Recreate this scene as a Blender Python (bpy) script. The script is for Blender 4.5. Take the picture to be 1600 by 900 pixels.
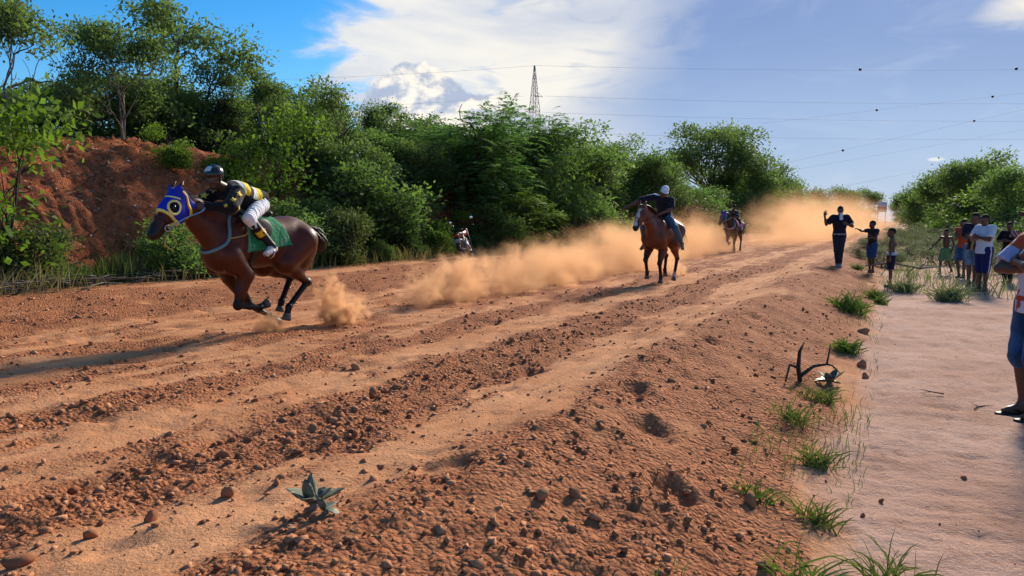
import bpy, math, random
import numpy as np
from mathutils import Vector, Matrix

for o in list(bpy.data.objects):
    bpy.data.objects.remove(o, do_unlink=True)
scene = bpy.context.scene
COL = scene.collection
rad = math.radians

# ------------------------------------------------------------------ camera
cam_data = bpy.data.cameras.new('camera')
cam = bpy.data.objects.new('camera', cam_data)
COL.objects.link(cam)
cam.location = (0, 0, 1.55)
cam.rotation_euler = (rad(90 - 5.155), 0, 0)
cam_data.sensor_width = 36
cam_data.lens = 26.19
cam_data.clip_start = 0.05
cam_data.clip_end = 6000
scene.camera = cam

# ------------------------------------------------------------------ render settings
scene.render.engine = 'CYCLES'
scene.view_settings.view_transform = 'Standard'
scene.view_settings.look = 'None'
scene.view_settings.gamma = 1.0
scene.view_settings.use_curve_mapping = False
scene.view_settings.exposure = 1.35
cy = scene.cycles
cy.use_denoising = True
cy.max_bounces = 8
cy.diffuse_bounces = 3
cy.glossy_bounces = 2
cy.transmission_bounces = 4
cy.transparent_max_bounces = 12
cy.volume_bounces = 2
cy.volume_step_rate = 2.0
cy.volume_max_steps = 128
cy.use_fast_gi = False
cy.sample_clamp_indirect = 6.0

# ------------------------------------------------------------------ node helpers
class X:
    """a float or colour socket that can be used in formulas"""
    def __init__(self, nt, s): self.nt, self.s = nt, s
    def _m(self, op, other, rev=False):
        n = self.nt.nodes.new('ShaderNodeMath'); n.operation = op
        a, b = (other, self) if rev else (self, other)
        for i, v in enumerate((a, b)):
            if isinstance(v, X): self.nt.links.new(v.s, n.inputs[i])
            elif v is not None: n.inputs[i].default_value = v
        return X(self.nt, n.outputs[0])
    def __add__(self, o): return self._m('ADD', o)
    def __radd__(self, o): return self._m('ADD', o)
    def __sub__(self, o): return self._m('SUBTRACT', o)
    def __rsub__(self, o): return self._m('SUBTRACT', o, True)
    def __mul__(self, o): return self._m('MULTIPLY', o)
    def __rmul__(self, o): return self._m('MULTIPLY', o)
    def __truediv__(self, o): return self._m('DIVIDE', o)
    def pow(self, o): return self._m('POWER', o)
    def max(self, o): return self._m('MAXIMUM', o)
    def min(self, o): return self._m('MINIMUM', o)
    def abs(self): return self._m('ABSOLUTE', None)
    def sin(self): return self._m('SINE', None)
    def frac(self): return self._m('FRACT', None)
    def sm(self, a, b, lo=0.0, hi=1.0):
        n = self.nt.nodes.new('ShaderNodeMapRange'); n.interpolation_type = 'SMOOTHSTEP'
        self.nt.links.new(self.s, n.inputs[0])
        if a > b: a, b, lo, hi = b, a, hi, lo
        for i, v in zip((1, 2, 3, 4), (a, b, lo, hi)): n.inputs[i].default_value = v
        return X(self.nt, n.outputs[0])

def val_in(nt, sock, v):
    if isinstance(v, X): nt.links.new(v.s, sock)
    elif isinstance(v, (tuple, list)): sock.default_value = tuple(v) + (1,) if len(v) == 3 and len(sock.default_value) == 4 else tuple(v)
    else: sock.default_value = v

def mixc(nt, f, a, b, mode='MIX'):
    n = nt.nodes.new('ShaderNodeMix'); n.data_type = 'RGBA'; n.blend_type = mode
    val_in(nt, n.inputs[0], f); val_in(nt, n.inputs[6], a); val_in(nt, n.inputs[7], b)
    return X(nt, n.outputs[2])

def noise(nt, vec, scale=5., detail=4., rough=.5, dist=0., color=False):
    n = nt.nodes.new('ShaderNodeTexNoise')
    if vec is not None: nt.links.new(vec.s, n.inputs['Vector'])
    n.inputs['Scale'].default_value = scale; n.inputs['Detail'].default_value = detail
    n.inputs['Roughness'].default_value = rough; n.inputs['Distortion'].default_value = dist
    return X(nt, n.outputs['Color' if color else 'Fac'])

def mapping(nt, vec, scale=(1, 1, 1), loc=(0, 0, 0), rot=(0, 0, 0)):
    n = nt.nodes.new('ShaderNodeMapping')
    nt.links.new(vec.s, n.inputs[0]); n.inputs[1].default_value = loc; n.inputs[2].default_value = rot; n.inputs[3].default_value = scale
    return X(nt, n.outputs[0])

def coord(nt, which='Object'):
    n = nt.nodes.new('ShaderNodeTexCoord'); return X(nt, n.outputs[which])

def sep(nt, vec):
    n = nt.nodes.new('ShaderNodeSeparateXYZ'); nt.links.new(vec.s, n.inputs[0])
    return [X(nt, n.outputs[i]) for i in range(3)]

def attr(nt, name, out='Color'):
    n = nt.nodes.new('ShaderNodeAttribute'); n.attribute_name = name; return X(nt, n.outputs[out])

def obj_rand(nt):
    n = nt.nodes.new('ShaderNodeObjectInfo'); return X(nt, n.outputs['Random'])

def bump(nt, h, strength=.4, dist=.02):
    n = nt.nodes.new('ShaderNodeBump'); n.inputs['Strength'].default_value = strength; n.inputs['Distance'].default_value = dist
    nt.links.new(h.s, n.inputs['Height']); return X(nt, n.outputs[0])

MATS = {}
def new_mat(name):
    m = bpy.data.materials.new(name); m.use_nodes = True
    nt = m.node_tree; nt.nodes.clear(); MATS[name] = m
    out = nt.nodes.new('ShaderNodeOutputMaterial')
    return m, nt, out

def principled(nt, out, color, rough=.8, normal=None, spec=.3, metallic=0., **kw):
    b = nt.nodes.new('ShaderNodeBsdfPrincipled')
    val_in(nt, b.inputs['Base Color'], color); val_in(nt, b.inputs['Roughness'], rough)
    val_in(nt, b.inputs['Specular IOR Level'], spec); val_in(nt, b.inputs['Metallic'], metallic)
    for k, v in kw.items(): val_in(nt, b.inputs[k], v)
    if normal is not None: nt.links.new(normal.s, b.inputs['Normal'])
    if out is not None: nt.links.new(b.outputs[0], out.inputs['Surface'])
    return b

def simple_mat(name, color, rough=.7, spec=.3, var=.15, scale=30, bmp=0., metallic=0., **kw):
    """plain colour with a little procedural variation and grain"""
    m, nt, out = new_mat(name)
    c = coord(nt)
    n = noise(nt, c, scale, 4, .6)
    col = mixc(nt, n.sm(.3, .7), tuple(x * (1 - var) for x in color), tuple(min(1, x * (1 + var)) for x in color))
    nrm = bump(nt, noise(nt, c, scale * 4, 3, .6), bmp, .01) if bmp else None
    principled(nt, out, col, rough, nrm, spec, metallic, **kw)
    return m

# ------------------------------------------------------------------ sun and sky
SUN_AZ, SUN_EL = 30.0, 27.0     # degrees right of the view direction, above the horizon
sd = Vector((math.sin(rad(SUN_AZ)) * math.cos(rad(SUN_EL)), math.cos(rad(SUN_AZ)) * math.cos(rad(SUN_EL)), math.sin(rad(SUN_EL))))
sun_data = bpy.data.lights.new('sun', 'SUN')
sun_data.energy = 2.55
sun_data.angle = rad(9.0)
sun_data.color = (1.0, .90, .76)
sun = bpy.data.objects.new('sun', sun_data); COL.objects.link(sun)
sun.rotation_euler = (-sd).to_track_quat('-Z', 'Y').to_euler()
sun.location = sd * 60

world = bpy.data.worlds.new('World'); scene.world = world; world.use_nodes = True
wt = world.node_tree; wt.nodes.clear()
wout = wt.nodes.new('ShaderNodeOutputWorld')
bg = wt.nodes.new('ShaderNodeBackground'); wt.links.new(bg.outputs[0], wout.inputs[0])
sky = wt.nodes.new('ShaderNodeTexSky'); sky.sky_type = 'NISHITA'; sky.sun_disc = False
sky.sun_elevation = rad(SUN_EL); sky.sun_rotation = rad(SUN_AZ)
sky.air_density = 1.0; sky.dust_density = .25; sky.ozone_density = 4.0
bg.inputs[1].default_value = .12
K = 1 / .12 / 2 ** 1.35          # display-linear value -> sky radiance
wc = coord(wt, 'Generated')
wx, wy, wz = sep(wt, wc)
az = wx._m('ARCTAN2', wy) * 57.2958
el = wz._m('ARCSINE', None) * 57.2958
skyx = X(wt, sky.outputs[0])
hs = wt.nodes.new('ShaderNodeHueSaturation'); hs.inputs['Saturation'].default_value = 1.4; hs.inputs['Value'].default_value = .50
wt.links.new(skyx.s, hs.inputs['Color']); skyx = X(wt, hs.outputs[0])
n_big = noise(wt, mapping(wt, wc, (3.2, 3.2, 9)), 1.0, 6, .55, .3)
n_wisp = noise(wt, mapping(wt, wc, (5, 5, 16), (1.7, .3, .9), (0, .35, .2)), 1.6, 7, .6, .7)
n_puff = noise(wt, mapping(wt, wc, (1, 1, 1.3)), 9.0, 8, .58, .15)
n_fine = noise(wt, mapping(wt, wc, (1, 1, 1.5)), 26.0, 6, .6, .2)
def C(*c): return tuple(x * K for x in c)
# thin blue-grey veil over the right half
azd = az + (n_big - .5) * 14
veil = azd.sm(-12, 5) * azd.sm(60, 95, 1, .35)
veil_col = mixc(wt, el.sm(0, 16), C(.45, .58, .80), C(.245, .345, .615))
veil_col = mixc(wt, n_big.sm(.3, .7) * .30, veil_col, mixc(wt, 1., veil_col, (.70, .74, .82), 'MULTIPLY'))
veil_col = mixc(wt, n_wisp.sm(.5, .75) * .18, veil_col, C(.75, .80, .90))
s1 = mixc(wt, veil * .93, skyx, veil_col)
# high bright sheet of cloud in the middle
azs = az + (n_wisp - .5) * 13 + (n_big - .5) * 8 - (el - 12) * .3
sheet = azs.sm(-15.5, -9) * azs.sm(5, 13.5, 1, 0) * (el + (n_wisp - .5) * 9).sm(5.5, 12)
sheet = sheet * (.62 + .75 * n_wisp.sm(.3, .62))
sheet = sheet.min(1.0)
sheet_col = mixc(wt, n_big.sm(.35, .65), C(.62, .67, .78), C(1.0, .96, .87))
s2 = mixc(wt, sheet * .95, s1, sheet_col)
# soft brightening low in the middle
low = az.sm(-6, 1) * az.sm(6, 13, 1, 0) * el.sm(2, 5) * el.sm(6, 10, 1, 0)
s2 = mixc(wt, low * .5, s2, C(.86, .84, .84))
# heaped cumulus under it
dx = (az + 6.6) / 6.8
dy = (el - 8.6) / 3.4
fall = 1.0 - (dx * dx + dy * dy)
cum_d = fall * .9 + (n_puff - .5) * 3.2 + (n_fine - .5) * .9
cum = cum_d.sm(.25, .5)
puff_up = noise(wt, mapping(wt, wc, (1, 1, 1.3), (.004, .004, -.012)), 9.0, 8, .58, .15)
cum_l = ((n_puff - puff_up) * 9 + .5 + (el - 8.5) * .08).sm(.1, .95)
cum_col = mixc(wt, cum_l, C(.44, .52, .68), C(1.08, 1.0, .88))
s3 = mixc(wt, cum * .93, s2, cum_col)
# lit cloud bank at the right edge
ex = (az - 39) / 8.0
ey = (el - 13.6 - (az - 34) * .38) / 2.1
e_d = 1.0 - (ex * ex + ey * ey) + (n_wisp - .5) * 1.6
ebr = e_d.sm(.0, .9)
s4 = mixc(wt, ebr * .9, s3, C(.98, .93, .84))
# tiny fair-weather scraps near the horizon
sx = (az - 29.4) / .75
sy = (el - 4.05) / .22
scr = (1.0 - (sx * sx + sy * sy) + (n_fine - .5) * 2.0).sm(.2, .8)
s4 = mixc(wt, scr * .8, s4, C(.93, .92, .9))
wt.links.new(s4.s, bg.inputs[0])

# ------------------------------------------------------------------ object helpers
def link(o, parent=None):
    COL.objects.link(o)
    if parent is not None: o.parent = parent
    return o

def tag(o, label=None, cat=None, group=None, kind=None):
    if label: o['label'] = label
    if cat: o['category'] = cat
    if group: o['group'] = group
    if kind: o['kind'] = kind
    return o

def empty(name, loc=(0, 0, 0), rz=0., label=None, cat=None, group=None, scale=1.):
    o = bpy.data.objects.new(name, None); COL.objects.link(o)
    o.location = loc; o.rotation_euler = (0, 0, rz); o.scale = (scale,) * 3
    o.empty_display_size = .1
    return tag(o, label, cat, group)

def mesh_np(name, v, f, mat=None, smooth=True, attrs=None):
    """v (n,3) float, f (m,3|4) int -> mesh"""
    v = np.asarray(v, np.float32); f = np.asarray(f, np.int32)
    me = bpy.data.meshes.new(name)
    me.vertices.add(len(v)); me.vertices.foreach_set('co', v.ravel())
    k = f.shape[1]
    me.loops.add(f.size); me.loops.foreach_set('vertex_index', f.ravel())
    me.polygons.add(len(f)); me.polygons.foreach_set('loop_start', np.arange(0, f.size, k, dtype=np.int32))
    me.polygons.foreach_set('loop_total', np.full(len(f), k, np.int32))
    if smooth: me.polygons.foreach_set('use_smooth', np.ones(len(f), bool))
    for an, arr in (attrs or {}).items():
        arr = np.asarray(arr, np.float32)
        if arr.ndim == 1:
            a = me.attributes.new(an, 'FLOAT', 'POINT'); a.data.foreach_set('value', arr)
        else:
            a = me.attributes.new(an, 'FLOAT_COLOR', 'POINT')
            a.data.foreach_set('color', np.c_[arr, np.ones(len(arr), np.float32)].ravel())
    me.update(calc_edges=True)
    if mat is not None: me.materials.append(mat)
    return me

def obj(name, me, parent=None, loc=None):
    o = bpy.data.objects.new(name, me); link(o, parent)
    if loc is not None: o.location = loc
    return o

# ------------------------------------------------------------------ numpy noise
_rs = np.random.RandomState(7)
_perm = _rs.permutation(512).astype(np.int32); _perm = np.r_[_perm, _perm, _perm]
_g2 = np.stack([np.cos(np.arange(512) * 2.39996), np.sin(np.arange(512) * 2.39996)], 1)
def pn2(x, y):
    xi = np.floor(x).astype(np.int32); yi = np.floor(y).astype(np.int32)
    xf = x - xi; yf = y - yi
    u = xf * xf * xf * (xf * (xf * 6 - 15) + 10); v = yf * yf * yf * (yf * (yf * 6 - 15) + 10)
    def g(i, j):
        h = _perm[(_perm[(xi + i) & 511] + (yi + j)) & 511]
        gg = _g2[h]; return gg[..., 0] * (xf - i) + gg[..., 1] * (yf - j)
    a = g(0, 0) + u * (g(1, 0) - g(0, 0)); b = g(0, 1) + u * (g(1, 1) - g(0, 1))
    return (a + v * (b - a)) * 1.4
def fbm2(x, y, oct=4, gain=.5, lac=2.03):
    r = 0; a = 1.
    for i in range(oct):
        r = r + a * pn2(x + 17.3 * i, y - 9.1 * i); x = x * lac; y = y * lac; a *= gain
    return r
def sstep(a, b, x):
    t = np.clip((x - a) / (b - a), 0, 1); return t * t * (3 - 2 * t)
# ================================================================== terrain
TD = np.array([.4586, .8886])      # direction of the race track
TN = np.array([-.8886, .4586])     # across it, to the left
def to_xy(s, t): return s * TD[0] + t * TN[0], s * TD[1] + t * TN[1]
def to_st(x, y): return x * TD[0] + y * TD[1], x * TN[0] + y * TN[1]

PROF_T = np.array([-400, -60, -8, -4, -1.5, .15, .5, .95, 1.35, 1.7, 2.0, 2.5, 3.2, 4.2, 5, 9.3, 10.2, 10.9, 11.4, 12.2, 13.2, 400])
PROF_Z = np.array([.6, .4, .12, .03, 0, 0, .06, .19, .31, .385, .36, .25, .175, .17, .165, .17, .20, .30, .40, .42, .45, .45])
def bank_h(s):
    return np.interp(s, [-40, 8, 18, 26, 36, 55, 90, 200], [3.3, 3.2, 3.0, 2.6, 1.9, 1.1, .7, .3])
def rough_mask(s, t):
    """how loose and cloddy the soil is, 0 rolled smooth .. 1 heaped clods"""
    w = t + .34 * fbm2(s * .35 + 3, t * .5, 2) + .13 * pn2(s * 1.3, t * 2)
    r = np.zeros_like(t) + .40
    def band(a, b, e, k):
        return k * sstep(a - e, a + e, w) * (1 - sstep(b - e, b + e, w))
    r = np.maximum(r, band(.35, 1.95, .18, .72))
    r = r - band(2.15, 2.75, .2, .24)
    r = np.maximum(r, band(2.98, 4.0, .26, .92))
    r = r - band(4.15, 4.6, .2, .22)
    r = np.maximum(r, band(4.75, 5.5, .18, .75))
    r = np.maximum(r, band(6.1, 6.6, .2, .5))
    r = np.maximum(r, band(7.6, 8.1, .25, .45))
    r = np.maximum(r, band(9.2, 11.5, .4, .8))
    r = np.where(t < .3, .08 + .2 * sstep(.0, .35, w), r)
    r = r + .24 * fbm2(s * .22, t * 5.5 + 3, 3) * sstep(1.9, 2.3, t) + (.34 * fbm2(s * .8 + 11, t * 1.5 + 4, 3) + .16 * pn2(s * 4.1, t * 5.0)) * sstep(.2, .6, t)
    return np.clip(r, 0, 1)
PITS = [(5.05, 1.62, .16), (4.3, 1.30, .20), (3.55, .95, .15), (7.3, 1.55, .17), (9.6, 1.6, .15), (3.0, 1.9, .16), (6.1, 1.75, .12), (12.4, 1.5, .15)]
_pr = np.random.RandomState(77)
PRINTS = [(1.6 + 14 * _pr.rand() ** 1.3, -2.5 + 2.7 * _pr.rand(), _pr.normal(0, .5), _pr.uniform(.008, .018)) for _ in range(260)]
def height(s, t, rm=None, fine=True):
    s = np.asarray(s, float); t = np.asarray(t, float)
    tw = t + .10 * pn2(s * .5, t * .4 + 9) + .05 * pn2(s * 1.6, t * 1.1)
    z = np.interp(tw, PROF_T, PROF_Z)
    near = np.exp(-np.maximum(np.hypot(s, t) - 6, 0) / 40)
    B = bank_h(s)
    tb = t + .9 * pn2(s * .22, t * .15) + .35 * pn2(s * .8, t * .6)
    prof = np.interp(tb, [13.4, 14.0, 14.7, 15.4, 16.2, 17.2, 20, 30], [0, .12, .42, .66, .84, .97, 1.0, 1.1])
    z = z + B * prof
    onbank = sstep(13.4, 14.4, t) * (1 - sstep(17, 19, t))
    z = z + onbank * (.14 * fbm2(s * 1.3, t * .7, 3) + .10 * np.abs(fbm2(s * 4.4, t * 2.6, 4, .65)) + .09 * fbm2(s * 8, t * 8, 2, .6))
    z = z + .035 * pn2(s * .7, t * .7)
    if fine:
        if rm is None: rm = rough_mask(s, t)
        f = .5 + .5 * near
        crumb = np.abs(fbm2(s * 3.6, t * 5.2, 3, .55)) * .034 + np.abs(fbm2(s * 9.5, t * 11, 2, .6)) * .026 + np.maximum(pn2(s * 19, t * 20), -.1) * .016
        z = z + rm * crumb * f + sstep(.4, .9, t) * (1 - sstep(11, 12, t)) * (.040 * fbm2(s * 1.3 + 7, t * 1.7, 3) * (.35 + .65 * rm))
        path = 1 - sstep(.1, .4, t)
        z = z + path * (.3 + .7 * near) * (.008 * fbm2(s * 3, t * 4, 3) - .018 * np.maximum(fbm2(s * 4.2 + 3, t * 4.6, 2) - .05, 0) + .012 * fbm2(s * 10, t * 9, 2))
        pm = (t < .25) & (t > -2.6) & (s > 1.5) & (s < 16)
        if pm.any():
            sp, tp_ = s[pm], t[pm]; dzp = np.zeros(len(sp))
            for ps, pt, pa, pd in PRINTS:
                ds, dt = sp - ps, tp_ - pt; k = (np.abs(ds) < .3) & (np.abs(dt) < .3)
                if not k.any(): continue
                ca, sa = math.cos(pa), math.sin(pa); a_ = (ds[k] * ca + dt[k] * sa) / .115; b_ = (-ds[k] * sa + dt[k] * ca) / .048; q = a_ * a_ + b_ * b_
                dzp[k] += -pd * np.exp(-q * q) + pd * .35 * np.exp(-(q - 1.7) ** 2 * 1.5)
            z = z.copy(); z[pm] += dzp
        lane = sstep(1.9, 2.3, t) * (1 - sstep(9.5, 10, t))
        z = z + lane * (.014 * fbm2(s * 1.2, t * 5, 3) + .022 * fbm2(s * .3, t * 6.5, 3))
        z = z - lane * .028 * np.maximum(fbm2(s * 2.7 + 5, t * 3.1, 2) - .25, 0) * 2
        for ps, pt, pr in PITS:
            q = ((s - ps) ** 2 + (t - pt) ** 2 * 1.6) / pr ** 2
            q = q + .9 * pn2(s * 6 + ps * 7, t * 7); z = z - .055 * np.exp(-np.maximum(q, 0) ** 2) + .012 * np.exp(-(q - 1.8) ** 2 * 1.3)
    return z
def gz(x, y):
    s, t = to_st(x, y)
    return float(height(np.array([s]), np.array([t]))[0])

def soil_mat():
    m, nt, out = new_mat('red_soil')
    c = coord(nt)
    rm = attr(nt, 'rough', 'Fac'); path = attr(nt, 'path', 'Fac'); bank = attr(nt, 'bank', 'Fac')
    n1 = noise(nt, c, .9, 5, .6); n2 = noise(nt, c, 7, 6, .65); n3 = noise(nt, c, 60, 5, .7)
    light = mixc(nt, n1.sm(.3, .7), (.53, .225, .096), (.64, .31, .150))
    dark = mixc(nt, n2.sm(.3, .7), (.26, .088, .038), (.45, .175, .078))
    f = (rm + (n2 - .5) * .9 + (n3 - .5) * .6).sm(.2, .68)
    trk = mixc(nt, f, light, dark)
    pcol = mixc(nt, n1.sm(.3, .7), (.40, .240, .180), (.52, .345, .275))
    pcol = mixc(nt, (n2 + (n3 - .5) * .4).sm(.56, .72) * .55, pcol, (.29, .165, .11))
    pcol = mixc(nt, noise(nt, c, 2.6, 6, .68).sm(.50, .64) * .50, pcol, (.25, .135, .09))
    pcol = mixc(nt, noise(nt, c, 14, 5, .7).sm(.58, .68) * .55, pcol, (.20, .10, .065))
    col = mixc(nt, path, trk, pcol)
    bcol = mixc(nt, (n2 * .6 + n3 * .4).sm(.35, .65), (.19, .045, .018), (.50, .150, .060))
    bcol = mixc(nt, n1.sm(.5, .75) * .4, bcol, (.22, .10, .05))
    col = mixc(nt, bank, col, bcol)
    grit = noise(nt, c, 170, 3, .7)
    col = mixc(nt, grit.sm(.58, .72) * .5, col, mixc(nt, .6, col, (.62, .40, .24)))
    vo = nt.nodes.new('ShaderNodeTexVoronoi'); vo.inputs['Scale'].default_value = 38; nt.links.new(c.s, vo.inputs['Vector'])
    vd = X(nt, vo.outputs['Distance']); vc = X(nt, vo.outputs['Color'])
    vx, vy, vz = sep(nt, vc)
    loose = (rm + (n2 - .5) * .8).sm(.25, .7) * (1.0 - path * .8)
    col = mixc(nt, loose * .55 * vx.sm(.2, 1.), col, mixc(nt, vy, (.19, .062, .028), (.52, .23, .11)))
    h = n3 * .5 + noise(nt, c, 24, 5, .7) * 1.0 + (1.0 - vd * 1.4) * loose * (.5 + vz) * .9 + noise(nt, c, 5, 5, .7) * bank * 5.0
    principled(nt, out, col, .95, bump(nt, h, .7, .03), .10)
    return m
SOIL = soil_mat()

def build_terrain():
    S = [-70., -40, -25, -16, -11, -8, -6, -4.5]
    x = -3.5
    while x < 1.0: S.append(x); x += .12
    while x < 1300:
        S.append(x); x += max(.028, .0105 * (x - 1.5))
    S = np.array(S)
    T = [-900, -500, -250, -120, -70, -45, -30, -22, -16, -12, -9, -7, -5.5]
    x = -4.5
    while x < -.0: T.append(x); x += .07 if x > -2.2 else .16
    while x < 5.6: T.append(x); x += .03
    while x < 12.2: T.append(x); x += .05
    while x < 19: T.append(x); x += .11
    while x < 26: T.append(x); x += .5
    T += [27, 30, 36, 45, 60, 90, 140, 250, 500, 900]
    T = np.array(T)
    SS, TT = np.meshgrid(S, T, indexing='ij')
    rm = rough_mask(SS, TT)
    Z = height(SS, TT, rm)
    xx, yy = to_xy(SS, TT)
    # slow waviness of the track far away; drops the far land a little below eye level
    V = np.stack([xx, yy, Z], -1)
    path = 1 - sstep(.12, .42, TT + .16 * fbm2(SS * 1.1, TT * 1.3, 3))
    path = path * (1 - sstep(-6, -2, -TT) * .2)
    bank = sstep(12.2, 13.8, TT + .5 * pn2(SS * .6, TT * .6))
    nt_ = len(T)
    splits = [('scrubland', -900, -5.5), ('sandy_path', -5.5, .3), ('dirt_berm', .3, 2.06), ('race_track', 2.06, 11.45), ('roadside_verge', 11.45, 13.6), ('red_embankment', 13.6, 900)]
    idx = [int(np.argmin(np.abs(T - a))) for _, a, _ in splits] + [nt_ - 1]
    for k, (nm, a, b) in enumerate(splits):
        i0, i1 = idx[k], idx[k + 1]
        v = V[:, i0:i1 + 1].reshape(-1, 3); ns, nw = len(S), i1 - i0 + 1
        ii = np.arange(ns * nw).reshape(ns, nw)
        f = np.stack([ii[:-1, :-1], ii[1:, :-1], ii[1:, 1:], ii[:-1, 1:]], -1).reshape(-1, 4)[:, ::-1]
        me = mesh_np(nm, v, f, SOIL, True, {'rough': rm[:, i0:i1 + 1].ravel(), 'path': path[:, i0:i1 + 1].ravel(), 'bank': bank[:, i0:i1 + 1].ravel()})
        tag(obj(nm, me), kind='structure')
build_terrain()

# ---- loose clods and pebbles
def ico():
    p = (1 + 5 ** .5) / 2
    v = np.array([(-1, p, 0), (1, p, 0), (-1, -p, 0), (1, -p, 0), (0, -1, p), (0, 1, p), (0, -1, -p), (0, 1, -p), (p, 0, -1), (p, 0, 1), (-p, 0, -1), (-p, 0, 1)], float)
    v /= np.linalg.norm(v[0])
    f = np.array([(0, 11, 5), (0, 5, 1), (0, 1, 7), (0, 7, 10), (0, 10, 11), (1, 5, 9), (5, 11, 4), (11, 10, 2), (10, 7, 6), (7, 1, 8), (3, 9, 4), (3, 4, 2), (3, 2, 6), (3, 6, 8), (3, 8, 9), (4, 9, 5), (2, 4, 11), (6, 2, 10), (8, 6, 7), (9, 8, 1)])
    return v, f
ICOV, ICOF = ico()
CUBV = np.array([(-1, -1, -1), (1, -1, -1), (1, 1, -1), (-1, 1, -1), (-1, -1, 1), (1, -1, 1), (1, 1, 1), (-1, 1, 1)], float) * .72
CUBF = np.array([(0, 3, 2, 1), (4, 5, 6, 7), (0, 1, 5, 4), (1, 2, 6, 5), (2, 3, 7, 6), (3, 0, 4, 7)])
def clod_mat():
    m, nt, out = new_mat('dirt_clod')
    c = coord(nt); t = attr(nt, 'tint', 'Fac')
    n = noise(nt, c, 30, 5, .7)
    col = mixc(nt, t, (.27, .095, .044), (.58, .28, .145))
    col = mixc(nt, n.sm(.35, .7) * .6, col, (.38, .17, .08))
    principled(nt, out, col, .95, bump(nt, noise(nt, c, 90, 4, .7), .6, .01), .12)
    return m
CLOD = clod_mat()
def scatter_clods(n, seed):
    r = np.random.RandomState(seed)
    # candidate positions, denser towards the viewer
    dist = 1.9 * np.exp(r.rand(n) * math.log(24 / 1.9)); ang = r.uniform(rad(-42), rad(40), n)
    x = dist * np.sin(ang); y = dist * np.cos(ang)
    s, t = to_st(x, y)
    rm = rough_mask(s, t)
    p = np.where((t > .35) & (t < 12.2), rm ** 1.45 * .85 + .06, .06) * (t < 12.6) * np.where(t < 2.0, .38, 1.)
    k = r.rand(n) < p; x, y, s, t, rm = x[k], y[k], s[k], t[k], rm[k]
    n = len(x)
    size = .0027 * np.where(t < 2.0, .8, 1.) * np.exp(r.rand(n) ** 4.5 * 2.2) * (.6 + .6 * rm) * (1 + np.hypot(x, y) * .03)
    size = np.where(t < .35, size * .55, size)
    z = height(s, t)
    q = r.normal(size=(n, 3, 3)); q, _ = np.linalg.qr(q)
    jit = 1 + r.uniform(-.5, .5, (n, 8, 1)); CV = CUBV
    sc = np.stack([size * r.uniform(.8, 1.4, n), size * r.uniform(.7, 1.1, n), size * r.uniform(.55, .95, n)], -1)
    v = np.einsum('nij,nkj->nki', q, CUBV[None] * jit * sc[:, None, :])
    v[..., 2] *= .8
    v += np.stack([x, y, z + size * .08], -1)[:, None, :]
    f = (CUBF[None] + 8 * np.arange(n)[:, None, None]).reshape(-1, 4)
    tint = np.repeat(np.clip(r.rand(n) ** 1.2, 0, 1), 8)
    return mesh_np('loose_clods', v.reshape(-1, 3), f, CLOD, False, {'tint': tint})
tag(obj('loose_clods', scatter_clods(135000, 3)), 'crumbled red-brown clods and pebbles strewn over the churned track', 'clods', kind='stuff')
# ================================================================== vegetation
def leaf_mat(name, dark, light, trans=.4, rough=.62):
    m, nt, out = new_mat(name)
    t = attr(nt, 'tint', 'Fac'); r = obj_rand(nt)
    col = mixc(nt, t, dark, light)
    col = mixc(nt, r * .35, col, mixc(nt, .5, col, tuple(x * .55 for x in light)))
    b = principled(nt, None, col, rough, None, .14)
    tr = nt.nodes.new('ShaderNodeBsdfTranslucent')
    tc = mixc(nt, 1.0, col, (1.2, 1.35, .58), 'MULTIPLY'); nt.links.new(tc.s, tr.inputs[0])
    mx = nt.nodes.new('ShaderNodeMixShader'); mx.inputs[0].default_value = trans
    nt.links.new(b.outputs[0], mx.inputs[1]); nt.links.new(tr.outputs[0], mx.inputs[2]); nt.links.new(mx.outputs[0], out.inputs[0])
    return m
LEAF = {
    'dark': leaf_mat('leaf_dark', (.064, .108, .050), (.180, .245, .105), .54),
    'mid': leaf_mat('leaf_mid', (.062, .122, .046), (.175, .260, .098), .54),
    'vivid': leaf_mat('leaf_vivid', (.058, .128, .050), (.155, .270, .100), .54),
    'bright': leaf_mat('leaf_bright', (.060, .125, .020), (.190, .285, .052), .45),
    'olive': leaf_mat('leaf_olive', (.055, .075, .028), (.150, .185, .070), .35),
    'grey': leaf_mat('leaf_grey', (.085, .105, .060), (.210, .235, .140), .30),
}
def bark_mat(name, a, b):
    m, nt, out = new_mat(name); c = coord(nt)
    n = noise(nt, mapping(nt, c, (1, 1, .3)), 18, 6, .7)
    col = mixc(nt, n.sm(.3, .7), a, b)
    principled(nt, out, col, .9, bump(nt, n, .6, .03), .15)
    return m
BARK_D = bark_mat('bark_dark', (.028, .022, .018), (.085, .07, .058))
BARK_L = bark_mat('bark_pale', (.09, .075, .06), (.26, .23, .19))

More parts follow.
